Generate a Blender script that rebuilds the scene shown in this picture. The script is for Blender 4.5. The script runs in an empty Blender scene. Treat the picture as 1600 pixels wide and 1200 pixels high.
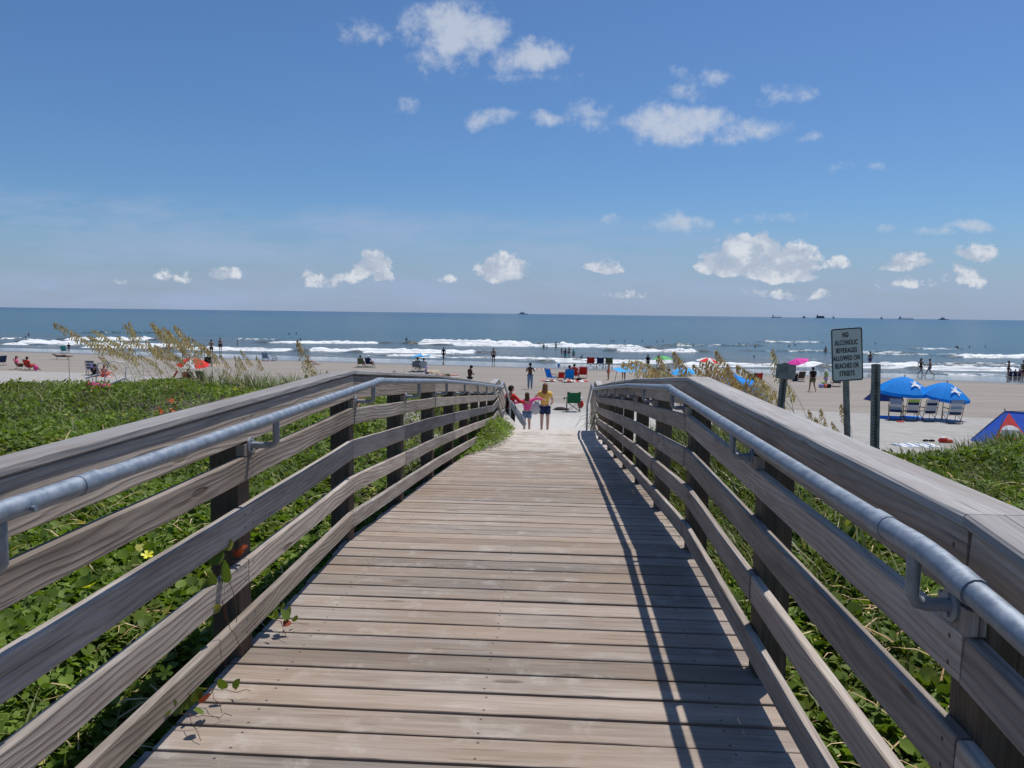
import bpy, bmesh, math, random
import numpy as np
from mathutils import Vector, Matrix, noise as mnoise

random.seed(7)
RS = np.random.RandomState(11)
scene = bpy.context.scene
COL = scene.collection

# ------------------------------------------------------------------ camera
F = 1200.0                                   # focal length in photo pixels (1600 wide)
YAW, PITCH, ROLL = math.atan(73/1200), math.atan(110/1200), 0.0128
CAM = Vector((0, 0, 1.6))
fwd = Vector((-math.sin(YAW)*math.cos(PITCH), math.cos(YAW)*math.cos(PITCH), -math.sin(PITCH)))
right0 = Vector((math.cos(YAW), math.sin(YAW), 0))
up0 = right0.cross(fwd)
upv = (up0*math.cos(ROLL) - right0*math.sin(ROLL)).normalized()
rgt = fwd.cross(upv).normalized()
cam = bpy.data.cameras.new('camera')
camo = bpy.data.objects.new('camera', cam); COL.objects.link(camo)
camo.matrix_world = Matrix(((rgt.x, upv.x, -fwd.x, CAM.x), (rgt.y, upv.y, -fwd.y, CAM.y),
                            (rgt.z, upv.z, -fwd.z, CAM.z), (0, 0, 0, 1)))
cam.sensor_width = 36; cam.lens = 36*F/1600; cam.clip_start = .05; cam.clip_end = 60000
scene.camera = camo

# ------------------------------------------------------------------ light
SUN = Vector((.262, .32, 1)).normalized()     # towards the sun: right, slightly out to sea, high
SUN_EL = math.asin(SUN.z); SUN_AZ = math.atan2(SUN.x, SUN.y)
sl = bpy.data.lights.new('sun', 'SUN'); sl.energy = 3.9; sl.angle = math.radians(.53); sl.color = (1, .955, .89)
so = bpy.data.objects.new('sun', sl); COL.objects.link(so)
so.rotation_euler = SUN.to_track_quat('Z', 'Y').to_euler()
scene.view_settings.view_transform = 'Standard'; scene.view_settings.look = 'None'
scene.view_settings.gamma = 1; scene.view_settings.exposure = 0.0
scene.view_settings.use_curve_mapping = False
try:
    scene.cycles.max_bounces = 6; scene.cycles.diffuse_bounces = 3; scene.cycles.glossy_bounces = 3
    scene.cycles.transmission_bounces = 3; scene.cycles.transparent_max_bounces = 6
except Exception: pass

# ------------------------------------------------------------------ node helper
class NG:
    def __init__(s, tree): s.t = tree; tree.nodes.clear()
    def __call__(s, typ, ins=None, out=0, **props):
        n = s.t.nodes.new('ShaderNode'+typ)
        for k, v in props.items(): setattr(n, k, v)
        if ins is not None:
            items = ins.items() if isinstance(ins, dict) else enumerate(ins)
            for k, v in items:
                if v is None: continue
                if isinstance(v, bpy.types.NodeSocket): s.t.links.new(v, n.inputs[k])
                else: n.inputs[k].default_value = v
        return n.outputs[out] if len(n.outputs) else n
    def math(s, op, a, b=None, c=None, clamp=False):
        return s('Math', [a, b, c], operation=op, use_clamp=clamp)
    def add(s, a, b): return s.math('ADD', a, b)
    def mul(s, a, b): return s.math('MULTIPLY', a, b)
    def vmul(s, a, b): return s('VectorMath', [a, b], operation='MULTIPLY')
    def vadd(s, a, b): return s('VectorMath', [a, b], operation='ADD')
    def rng(s, v, a, b, c=0., d=1., smooth=True):
        return s('MapRange', {0: v, 1: a, 2: b, 3: c, 4: d}, interpolation_type='SMOOTHSTEP' if smooth else 'LINEAR')
    def mix(s, f, a, b, blend='MIX'):
        n = s.t.nodes.new('ShaderNodeMix'); n.data_type = 'RGBA'; n.blend_type = blend; n.clamp_factor = True
        for k, v in ((0, f), (6, a), (7, b)):
            if isinstance(v, bpy.types.NodeSocket): s.t.links.new(v, n.inputs[k])
            else: n.inputs[k].default_value = (tuple(v)+(1,))[:4] if k > 0 else v
        return n.outputs[2]
    def noise(s, vec, scale=1, detail=2, rough=.5, out=0, dist=0):
        return s('TexNoise', {'Vector': vec, 'Scale': scale, 'Detail': detail, 'Roughness': rough, 'Distortion': dist}, out=out)
def mat(name):
    m = bpy.data.materials.new(name); m.use_nodes = True
    return m, NG(m.node_tree)
def finish(g, color, rough=.6, bump=None, bstr=.3, bdist=.01, spec=.5, metal=0., trans=None, sheen=None):
    ins = {'Base Color': color if isinstance(color, bpy.types.NodeSocket) else (tuple(color)+(1,))[:4], 'Roughness': rough,
           'Specular IOR Level': spec, 'Metallic': metal}
    if bump is not None:
        ins['Normal'] = g('Bump', {'Strength': bstr, 'Distance': bdist, 'Height': bump})
    sh = g('BsdfPrincipled', ins)
    if trans is not None:
        tr = g('BsdfTranslucent', {'Color': trans if isinstance(trans, bpy.types.NodeSocket) else (tuple(trans)+(1,))[:4]})
        sh = g('AddShader', [sh, tr])
    g('OutputMaterial', [sh])

# ------------------------------------------------------------------ sky
world = bpy.data.worlds.new('World'); scene.world = world; world.use_nodes = True
def build_sky():
    g = NG(world.node_tree)
    sky = g('TexSky', sky_type='NISHITA', sun_disc=False, sun_elevation=SUN_EL, sun_rotation=SUN_AZ,
            altitude=0, air_density=1.0, dust_density=.6, ozone_density=2.2)
    d = g('TexCoord', out=0)
    sep = g.t.nodes.new('ShaderNodeSeparateXYZ'); g.t.links.new(d, sep.inputs[0])
    X, Y, Z = sep.outputs
    ys = g.math('MAXIMUM', Y, .05)
    u = g.math('DIVIDE', X, ys); v = g.math('DIVIDE', Z, ys)
    uv = g('CombineXYZ', [u, v, 0.])
    warpn = g.noise(uv, 9, 3, .6, out=1)
    wv = g('VectorMath', [warpn, (.5, .5, .5)], operation='SUBTRACT')
    wv = g.vmul(wv, (.045, .035, 0))
    uvw = g.vadd(uv, wv)
    n1 = g.noise(uv, 38, 8, .66); n2 = g.noise(uv, 11, 5, .6)
    def blob(px, py, a, b, k=1.0, flat=False):
        """an elliptical cloud mass at a direction of the sky; k = how dense"""
        dx, dy = (px-800)/F, (py-600)/F
        w = fwd + rgt*dx - upv*dy
        uu, vv = w.x/w.y, w.z/w.y
        q = g('VectorMath', [uvw, (uu, vv, 0)], operation='SUBTRACT')
        q = g.vmul(q, (F/(a*1.24), F/(b*1.24), 0))
        if flat:                              # flat base, billowing top
            qa = g('VectorMath', [q], operation='ABSOLUTE')
            q = g('VectorMath', [qa, (0, -.45, 0), g.vmul(q, (1, 1.45, 1))], operation='MULTIPLY_ADD')
        l = g('VectorMath', [q, q], operation='DOT_PRODUCT', out=1)
        return g.math('MULTIPLY_ADD', l, -k, k)
    def mx(lst):
        r = lst[0]
        for q in lst[1:]: r = g.math('MAXIMUM', r, q)
        return r
    cum = mx([blob(*(tuple(b)+(1.,))[:5], flat=True) for b in [(1165, 405, 60, 36), (1240, 412, 44, 30), (1125, 425, 34, 18), (1205, 424, 66, 22), (582, 418, 28, 28),
              (600, 436, 16, 12), (788, 424, 34, 26), (944, 417, 26, 12, .8), (1414, 412, 34, 18, .85), (1530, 402, 28, 17, .8),
              (1504, 440, 34, 20, .5), (1312, 413, 18, 12, .7), (350, 434, 30, 14, .5), (505, 434, 54, 16, .5), (270, 428, 26, 14, .4),
              (700, 437, 16, 9, .4), (1408, 445, 40, 12, .4), (1230, 458, 60, 9, .35), (970, 461, 40, 9, .3), (190, 443, 14, 7, .35)]])
    wis = mx([blob(*b) for b in [(722, 42, 62, 40, 1.1), (660, 38, 44, 28, .55), (826, 84, 60, 27, 1.0), (570, 46, 46, 20, .5),
              (1060, 192, 88, 30, 1.05), (1150, 202, 70, 20, .8), (765, 184, 34, 14, .8), (850, 190, 26, 13, .75), (1118, 118, 34, 16, .7),
              (1062, 105, 14, 11, .4), (636, 170, 24, 18, .5), (925, 180, 40, 22, .5), (1215, 150, 48, 16, .5), (1055, 352, 52, 15, .75),
              (1201, 341, 44, 9, .55), (957, 344, 16, 8, .45), (1462, 365, 32, 9, .6), (1513, 357, 34, 10, .75), (1266, 218, 20, 8, .45),
              (1380, 265, 26, 8, .4), (1085, 140, 30, 13, .35), (835, 120, 60, 14, .35), (690, 90, 60, 22, .35), (1315, 262, 18, 7, .3), (1385, 360, 22, 8, .35)]])
    veil = mx([blob(*b) for b in [(120, 355, 330, 55, 1), (500, 375, 420, 45, 1), (850, 385, 330, 40, 1), (1000, 455, 700, 34, 1), (250, 452, 500, 30, 1)]])
    dc = g.rng(g.math('MULTIPLY_ADD', g.math('SUBTRACT', n1, .5), 2.4, cum), .10, .52)
    dw = g.rng(g.math('MULTIPLY_ADD', g.math('SUBTRACT', n1, .5), 2.2, g.math('MULTIPLY_ADD', g.math('SUBTRACT', n2, .5), 1.6, wis)), .05, 1.15)
    vn = g.noise(g.vmul(uv, (1, 4.5, 1)), 5, 5, .6)
    dv = g.mul(g.rng(veil, -.1, 1.), g.rng(vn, .34, .66, 0, .62))
    # shade of the cumulus: denser towards the sunlit top, bluish underneath (density gradient towards the sun)
    low = g.noise(g.vmul(g.vadd(uv, (0, .013, 0)), (1, 1.5, 1)), 20, 3, .55)
    lit = g.mul(g.rng(n1, .40, .58, .15, 1.), g.rng(low, .40, .58, .3, 1.))
    ccol = g.mix(lit, (4.7, 5.5, 7.0), (8.6, 8.9, 9.4))
    hazec = (3.75, 4.6, 6.4)
    sc = g('VectorMath', [sky, (.58, .83, 1.12)], operation='MULTIPLY')
    # marine haze low over the sea
    hz = g.rng(v, -.04, .155, 1., 0.)
    sc = g.mix(hz, sc, hazec)
    sc = g.mix(dv, sc, (4.0, 5.25, 7.6))
    sc = g.mix(g.mul(dw, .80), sc, (6.6, 7.2, 8.3))
    sc = g.mix(g.mul(dc, .85), sc, ccol)
    bg = g('Background', {'Color': sc, 'Strength': .085})
    g('OutputWorld', [bg])
build_sky()

# ------------------------------------------------------------------ object helpers
def tag(o, label=None, cat=None, group=None, kind=None):
    if label: o['label'] = label
    if cat: o['category'] = cat
    if group: o['group'] = group
    if kind: o['kind'] = kind
    return o
def empty(name, loc=(0, 0, 0), rz=0., label=None, cat=None, group=None):
    o = bpy.data.objects.new(name, None); COL.objects.link(o)
    o.location = loc; o.rotation_euler = (0, 0, rz); o.empty_display_size = .1
    return tag(o, label, cat, group)
def link(name, me, m=None, parent=None, loc=None, rot=None, scale=None):
    o = bpy.data.objects.new(name, me); COL.objects.link(o)
    if m is not None:
        if not me.materials: me.materials.append(m)
        if me.materials[0] is not m:
            o.material_slots[0].link = 'OBJECT'; o.material_slots[0].material = m
    if parent: o.parent = parent
    if loc is not None: o.location = loc
    if rot is not None: o.rotation_euler = rot
    if scale is not None: o.scale = scale
    return o
def copy_tree(o, parent=None):
    c = o.copy(); COL.objects.link(c); c.parent = parent
    for ch in o.children: copy_tree(ch, c)
    return c
class MB:
    """collects simple shapes into one mesh"""
    def __init__(s): s.v = []; s.f = []; s.g = []; s.smooth = True
    def addv(s, vs, fs):
        b = len(s.v); s.v += [tuple(v) for v in vs]; s.f += [tuple(i+b for i in f) for f in fs]; return s
    def box(s, c, d, rot=None):
        vs = []
        for z in (-.5, .5):
            for x, y in ((-.5, -.5), (.5, -.5), (.5, .5), (-.5, .5)):
                p = Vector((x*d[0], y*d[1], z*d[2]))
                if rot is not None: p = rot @ p
                vs.append(p+Vector(c))
        return s.addv(vs, [(3, 2, 1, 0), (4, 5, 6, 7), (0, 1, 5, 4), (1, 2, 6, 5), (2, 3, 7, 6), (3, 0, 4, 7)])
    def tube(s, pts, r, n=6, caps=True, flat=1.):
        pts = [Vector(p) for p in pts]; rr = r if isinstance(r, (list, tuple)) else [r]*len(pts)
        rings = []; ref = None
        for i, p in enumerate(pts):
            t = (pts[min(i+1, len(pts)-1)]-pts[max(i-1, 0)]).normalized()
            if ref is None: ref = Vector((0, 0, 1)) if abs(t.z) < .9 else Vector((1, 0, 0))
            a = t.cross(ref).normalized(); b = a.cross(t).normalized(); ref = b
            rings.append([p+(a*math.cos(2*math.pi*k/n)+b*math.sin(2*math.pi*k/n)*flat)*rr[i] for k in range(n)])
        vs = [q for rg in rings for q in rg]; fs = []
        for i in range(len(pts)-1):
            for k in range(n):
                fs.append((i*n+k, i*n+(k+1) % n, (i+1)*n+(k+1) % n, (i+1)*n+k))
        if caps: fs.append(tuple(range(n-1, -1, -1))); fs.append(tuple((len(pts)-1)*n+k for k in range(n)))
        return s.addv(vs, fs)
    def ball(s, c, r, nu=10, nv=7, sc=(1, 1, 1)):
        vs = []; fs = []
        for j in range(nv+1):
            th = math.pi*j/nv
            for i in range(nu):
                ph = 2*math.pi*i/nu
                vs.append((c[0]+r*sc[0]*math.sin(th)*math.cos(ph), c[1]+r*sc[1]*math.sin(th)*math.sin(ph), c[2]+r*sc[2]*math.cos(th)))
        for j in range(nv):
            for i in range(nu): fs.append((j*nu+i, (j+1)*nu+i, (j+1)*nu+(i+1) % nu, j*nu+(i+1) % nu))
        return s.addv(vs, fs)
    def plate(s, poly, t=.004):
        """flat polygon in local XZ with thickness along Y"""
        n = len(poly); vs = [(x, -t/2, z) for x, z in poly]+[(x, t/2, z) for x, z in poly]
        fs = [tuple(range(n)), tuple(range(2*n-1, n-1, -1))]+[(i, i+n, (i+1) % n+n, (i+1) % n) for i in range(n)]
        return s.addv(vs, fs)
    def mesh(s, name, smooth=None):
        me = bpy.data.meshes.new(name); me.from_pydata(s.v, [], s.f)
        if smooth if smooth is not None else s.smooth:
            me.polygons.foreach_set('use_smooth', [True]*len(me.polygons))
            try: me.set_sharp_from_angle(angle=math.radians(45))
            except Exception: pass
        me.update(); return me
    def build(s, name, m, parent=None, smooth=None, **k): return link(name, s.mesh(name, smooth), m, parent, **k)
def np_mesh(name, V, Fa, attrs=None, smooth=False):
    """V (n,3), Fa (m,k) all faces of k corners"""
    me = bpy.data.meshes.new(name); V = np.asarray(V, 'f4'); Fa = np.asarray(Fa, 'i4')
    me.vertices.add(len(V)); me.vertices.foreach_set('co', V.ravel())
    k = Fa.shape[1]; me.loops.add(Fa.size); me.loops.foreach_set('vertex_index', Fa.ravel())
    me.polygons.add(len(Fa)); me.polygons.foreach_set('loop_start', np.arange(0, Fa.size, k, dtype='i4'))
    try: me.polygons.foreach_set('loop_total', np.full(len(Fa), k, 'i4'))
    except Exception: pass
    if smooth: me.polygons.foreach_set('use_smooth', np.ones(len(Fa), bool))
    for nm, a in (attrs or {}).items():
        if a.ndim == 1: at = me.attributes.new(nm, 'FLOAT', 'POINT'); at.data.foreach_set('value', a.astype('f4'))
        else: at = me.attributes.new(nm, 'FLOAT_VECTOR', 'POINT'); at.data.foreach_set('vector', a.astype('f4').ravel())
    me.update(calc_edges=True); me.validate(); return me

# ------------------------------------------------------------------ the lie of the land
SEA = -4.05
PY = [-9, 0, 1.62, 5.15, 8.7, 12.1, 15.2, 16.85, 18.05]
PZ = [-1.0, -.17, 0, 0, -.31, -.65, -.97, -1.14, -1.14]
def deckz(y): return float(np.interp(y, PY, PZ))
def vnoise(x, y, s, seed=0):
    """cheap smooth value noise, vectorised, 0..1"""
    x = np.asarray(x, float)*s+seed*17.3; y = np.asarray(y, float)*s-seed*9.1
    xi = np.floor(x); yi = np.floor(y); fx = x-xi; fy = y-yi
    fx = fx*fx*(3-2*fx); fy = fy*fy*(3-2*fy)
    def h(a, b):
        v = np.sin(a*127.1+b*311.7+seed*74.7)*43758.5453
        return v-np.floor(v)
    return (h(xi, yi)*(1-fx)+h(xi+1, yi)*fx)*(1-fy)+(h(xi, yi+1)*(1-fx)+h(xi+1, yi+1)*fx)*fy
def fnoise(x, y, s, o=4, seed=0):
    r = 0; a = .5; t = 0
    for i in range(o): r = r+a*vnoise(x, y, s*2**i, seed+i*3); t += a; a *= .5
    return r/t
def sst(a, b, v):
    t = np.clip((v-a)/(b-a), 0, 1); return t*t*(3-2*t)
def tshore(x, y): return y+.19*x
def beachz(x, y):
    t = tshore(x, y)
    return np.interp(t, [-50, 8, 20, 26, 37, 52, 70, 88, 100, 140, 400], [-1.5, -1.6, -2.0, -2.40, -2.95, -3.4, -3.75, -4.05, -4.35, -5, -8]) \
        + (fnoise(x, y, .25, 3, 5)-.5)*.10*(1-sst(45, 75, t))
def dunemask(x, y):
    e = np.interp(x, [-60, -30, -14, -10, -6, -3, -1.7, 1.1, 2, 3, 4, 5, 6, 9, 14, 40], [10, 10.5, 11.5, 12.8, 14.3, 15.7, 18.2, 14, 10.6, 9.0, 8.7, 9.0, 9.6, 10.2, 10, 9])
    e = e+(fnoise(x, y*0, .35, 3, 2)-.5)*1.2
    return 1-sst(0, 4.2, y-e)
def gz(x, y):
    x = np.asarray(x, float); y = np.asarray(y, float)
    b = beachz(x, y); D = dunemask(x, y)
    top = -.06+(fnoise(x, y, .22, 3, 1)-.5)*.34+.26*np.exp(-((x+7.6)/2.6)**2-((y-12.2)/2.2)**2)-.16*(1-sst(-12.5, -9.5, x))
    z = b*(1-D)+top*D
    # cutting along the walkway
    dz = np.interp(y, PY, PZ)-.38
    dl = np.maximum(np.maximum(-1.5-x, x-1.0), 0)
    side = sst(0, 1.0, dl)
    cut = dz*(1-side)+z*side
    inw = (y < 19.5)
    z = np.where(inw, np.minimum(z, np.maximum(cut, -9)), z)
    return z
def gz1(x, y): return float(gz(np.array([x]), np.array([y]))[0])
def ray(px, py):
    return (fwd + rgt*((px-800)/F) - upv*((py-600)/F))
def hit(px, py, zoff=0., zfix=None):
    """where the line of sight to a photo pixel meets the ground (or a level)"""
    d = ray(px, py)
    if zfix is not None:
        k = (zfix-CAM.z)/d.z; p = CAM+d*k; return Vector((p.x, p.y, zfix))
    ks = np.geomspace(6, 140, 1500); X = CAM.x+d.x*ks; Y = CAM.y+d.y*ks; Z = CAM.z+d.z*ks
    g_ = np.maximum(gz(X, Y), SEA-.0)
    i = int(np.argmax((Z < g_+zoff) & (ks > 17)))
    return Vector((X[i], Y[i], float(g_[i])))
def atd(px, dist):
    """ground point straight below a photo column at a given depth"""
    d = ray(px, 600); k = dist/d.dot(Vector((fwd.x, fwd.y, 0)).normalized())
    x, y = CAM.x+d.x*k, CAM.y+d.y*k
    return Vector((x, y, gz1(x, y)))
def depth(p): return (p-CAM).dot(fwd)
# ------------------------------------------------------------------ materials
def wood_mat(name, ca, cb, cdark, ring=.5, dust=False, nails=False, blotch=.0, rough=.75, warm=None):
    m, g = mat(name)
    gc = g('Attribute', attribute_name='gc', out=1)
    rnd = g('ObjectInfo', out=5)
    off = g('CombineXYZ', [g.mul(rnd, 61.), g.mul(rnd, 23.), g.mul(rnd, 11.)])
    p = g.vadd(gc, off)
    warp = g.noise(g.vmul(p, (1.1, 5.5, 5.5)), 1, 2, .5)
    sp = g.t.nodes.new('ShaderNodeSeparateXYZ'); g.t.links.new(p, sp.inputs[0])
    # plain-sawn grain: growth rings drawn out along the board
    rc = g.math('MULTIPLY_ADD', warp, 34., g.add(g.mul(sp.outputs[1], 190.), g.mul(sp.outputs[2], 260.)))
    rings = g.math('MULTIPLY_ADD', g.math('SINE', rc), .5, .5)
    rings = g.math('POWER', rings, 2.2)
    fine = g.noise(g.vmul(p, (5, 190, 190)), 1, 3, .6)
    streak = g.noise(g.vmul(p, (.9, 26, 26)), 1, 3, .6)
    crack = g.rng(g.noise(g.vmul(p, (1.6, 75, 75)), 1, 2, .5), .69, .76)
    vor = g('TexVoronoi', {'Vector': g.vmul(p, (2.0, 8.5, 8.5)), 'Scale': 1., 'Randomness': 1.}, out=0)
    vsel = g('TexVoronoi', {'Vector': g.vmul(p, (2.0, 8.5, 8.5)), 'Scale': 1., 'Randomness': 1.}, out=1)
    vs = g('SeparateColor', [vsel])
    knot = g.mul(g.rng(vor, .10, .17, 1, 0), g.math('GREATER_THAN', vs, .80))
    c = g.mix(g.rng(streak, .3, .7), ca, cb)
    c = g.mix(g.mul(rings, ring), c, cdark)
    c = g.mix(g.mul(g.rng(fine, .35, .7), .5), c, cdark)
    c = g.mix(g.mul(crack, .8), c, (cdark[0]*.35, cdark[1]*.33, cdark[2]*.32))
    c = g.mix(g.mul(knot, .8), c, (.035, .026, .02))
    # each board weathered its own way
    c = g.mix(g.rng(rnd, 0, 1, 0, .42, False), c, (cb[0]*1.02, cb[1]*.88, cb[2]*.74) if warm is None else warm)
    lf = g.noise(g.vmul(p, (1.3, 9, 9)), 1., 4, .65)
    c = g.mix(g.rng(lf, .48, .68, 0, .55), c, (cdark[0]*1.25, cdark[1]*1.15, cdark[2]*1.05))
    c = g.mix(g.rng(lf, .30, .44, .35, 0), c, (min(1, cb[0]*1.25), min(1, cb[1]*1.25), min(1, cb[2]*1.25)))
    hv = g('HueSaturation', {'Value': g.rng(g.math('FRACT', g.mul(rnd, 7.31)), 0, 1, .72, 1.22, False), 'Color': c, 'Saturation': 1.})
    c = hv
    pos = g('NewGeometry', out=0)
    if blotch:
        bl = g.rng(g.noise(g.vmul(pos, (3.2, 3.2, 1)), 1.5, 5, .68), .52, .72)
        c = g.mix(g.mul(bl, blotch), c, (.50, .46, .41))
        bl2 = g.rng(g.noise(g.vmul(pos, (.9, 1.6, 1)), 1.1, 3, .6), .42, .66)
        c = g.mix(g.mul(bl2, .38), c, (.30, .205, .135))
        nl = g.rng(g.noise(g.vmul(pos, (9, 9, 1)), 3., 2, .5), .76, .80)
        c = g.mix(g.mul(nl, .7), c, (.07, .05, .04))
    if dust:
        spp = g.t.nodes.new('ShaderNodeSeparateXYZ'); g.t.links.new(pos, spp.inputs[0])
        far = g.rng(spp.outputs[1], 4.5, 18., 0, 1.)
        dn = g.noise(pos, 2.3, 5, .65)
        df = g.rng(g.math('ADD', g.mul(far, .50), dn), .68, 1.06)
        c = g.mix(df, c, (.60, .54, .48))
    if nails:
        sg = g.t.nodes.new('ShaderNodeSeparateXYZ'); g.t.links.new(gc, sg.inputs[0])
        ay = g.math('SUBTRACT', g.math('ABSOLUTE', sg.outputs[2 if nails == 'rail' else 1]), .030 if nails == 'rail' else .052); nm = None
        for s0 in ((.04, 1.70, 1.79) if nails == 'rail' else (.265, 1.165, 2.115)):
            dx = g.math('SUBTRACT', sg.outputs[0], g.math('MULTIPLY_ADD', rnd, .02, s0)); dd = g.add(g.mul(dx, dx), g.mul(ay, ay))
            q = g.rng(dd, .000018, .00005, 1, 0); nm = q if nm is None else g.math('MAXIMUM', nm, q)
        c = g.mix(g.mul(nm, .85), c, (.045, .035, .03))
    h = g.add(g.add(g.mul(rings, .5), g.mul(fine, .5)), g.math('MULTIPLY', g.add(crack, knot), -1.4))
    finish(g, c, rough, h, .55, .004, spec=.25)
    return m
def plain(name, col, rough=.6, spec=.4, var=.12, scale=8., metal=0., bump=0., trans=None):
    """painted or woven stuff with slight procedural unevenness"""
    m, g = mat(name)
    pos = g('TexCoord', out=3)
    n = g.noise(pos, scale, 4, .6)
    c = g.mix(g.rng(n, .3, .7), tuple(v*(1-var) for v in col), tuple(min(1, v*(1+var)) for v in col))
    finish(g, c, rough, n if bump else None, bump, .01, spec=spec, metal=metal, trans=trans)
    return m

W_RAIL = wood_mat('weathered_rail_wood', (.345, .302, .262), (.50, .452, .405), (.14, .12, .104), ring=.46, nails='rail')
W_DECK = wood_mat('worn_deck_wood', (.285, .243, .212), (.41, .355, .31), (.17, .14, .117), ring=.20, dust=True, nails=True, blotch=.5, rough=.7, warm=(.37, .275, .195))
W_CAP = wood_mat('grey_cap_wood', (.36, .345, .335), (.47, .455, .445), (.20, .185, .178), ring=.22, warm=(.36, .33, .31))
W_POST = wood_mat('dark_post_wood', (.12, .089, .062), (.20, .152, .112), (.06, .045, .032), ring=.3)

def galv():
    m, g = mat('galvanised_steel')
    p = g('NewGeometry', out=0)
    n = g.noise(p, 22, 5, .7); n2 = g.noise(g.vmul(p, (1, .15, 1)), 40, 3, .6)
    c = g.mix(g.rng(n, .3, .7), (.22, .26, .31), (.36, .40, .45))
    c = g.mix(g.mul(g.rng(n2, .55, .7), .5), c, (.20, .215, .235))
    finish(g, c, g.rng(n, .3, .7, .48, .66), n, .12, .004, metal=.6, spec=.5)
    return m
STEEL = galv()
STEEL_OLD = plain('weathered_steel', (.31, .295, .26), .65, .4, .3, 14, metal=.15, bump=.2)

def ground_mat():
    m, g = mat('sand_and_soil')
    pos = g('NewGeometry', out=0)
    dry = g('Attribute', attribute_name='dry', out=2); wet = g('Attribute', attribute_name='wet', out=2); soil = g('Attribute', attribute_name='soil', out=2)
    n = g.noise(pos, 1.3, 5, .65); nf = g.noise(pos, 14, 4, .7); nl = g.noise(g.vmul(pos, (.10, .9, 1)), 1, 4, .6)
    drym = g.rng(g.math('MULTIPLY_ADD', g.math('SUBTRACT', n, .5), .35, dry), .35, .6)
    hard = g.mix(g.rng(nl, .35, .65), (.268, .238, .203), (.318, .284, .245))
    pale_patch = g('Attribute', attribute_name='pale_patch', out=2)
    loose = g.mix(g.rng(n, .3, .7), (.35, .332, .305), (.43, .41, .38))
    loose = g.mix(pale_patch, loose, (.56, .53, .485))  # sand around the foot of the stairs is mixed paler
    loose = g.mix(g.mul(g.rng(nf, .58, .72), .35), loose, (.36, .32, .27))
    c = g.mix(drym, hard, loose)
    # wrack: thin dark lines of dried weed left by the tide
    wr = g.rng(g.noise(g.vmul(pos, (.35, 3.2, 1)), 1., 5, .7), .64, .69)
    fp2 = g.rng(g.noise(pos, 2.6, 3, .7), .58, .72)
    c = g.mix(g.mul(g.mul(fp2, drym), .38), c, (.30, .275, .235))
    c = g.mix(g.mul(wr, .7), c, (.12, .10, .08))
    c = g.mix(wet, c, (.125, .112, .10))
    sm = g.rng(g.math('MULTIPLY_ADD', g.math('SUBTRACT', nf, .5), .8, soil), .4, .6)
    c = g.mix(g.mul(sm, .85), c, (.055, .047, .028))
    fp = g('TexVoronoi', {'Vector': pos, 'Scale': 2.6}, out=0)
    h = g.mul(g.add(g.mul(fp, .5), g.add(n, g.mul(nf, .35))), g.math('MULTIPLY_ADD', drym, .95, .05))
    rough = g.rng(wet, 0, 1, .85, .07)
    finish(g, c, rough, h, .8, .12, spec=g.rng(wet, 0, 1, .15, .6))
    return m
def sea_mat():
    m, g = mat('sea_water')
    pos = g('NewGeometry', out=0)
    foam = g('Attribute', attribute_name='foam', out=2); murk = g('Attribute', attribute_name='murk', out=2); steep = g('Attribute', attribute_name='steep', out=2)
    n = g.noise(g.vmul(pos, (.55, .9, .9)), 1., 6, .72); n2 = g.noise(g.vmul(pos, (.02, .10, 1)), 1, 4, .6)
    teal = g('Attribute', attribute_name='teal', out=2)
    c = g.mix(teal, (.012, .045, .085), (.050, .100, .112))
    c = g.mix(murk, c, (.105, .108, .090))
    c = g.mix(g.rng(n2, .35, .7, 0, .5), c, (.030, .085, .105))
    c = g.mix(steep, c, (.085, .080, .055))
    nl = g.noise(g.vmul(pos, (.25, 1.2, 2.)), 1.3, 6, .75)
    nb = g.noise(g.vmul(pos, (.9, 2.2, 2.)), 1.6, 4, .7)
    fm = g.rng(g.math('MULTIPLY_ADD', g.math('SUBTRACT', nb, .5), 1.5, g.math('MULTIPLY_ADD', g.math('SUBTRACT', nl, .5), 2.4, foam)), .52, .80)
    c = g.mix(fm, c, (.80, .82, .82))
    w1 = g.noise(g.vmul(pos, (.35, .8, 1)), 1., 6, .68); w2 = g.noise(g.vmul(pos, (.03, .12, 1)), 1., 5, .6)
    h = g.add(g.mul(w1, .35), g.mul(w2, 1.6))
    finish(g, c, g.rng(fm, 0, 1, .22, .9), h, .9, .9, spec=.30)
    return m
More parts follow.
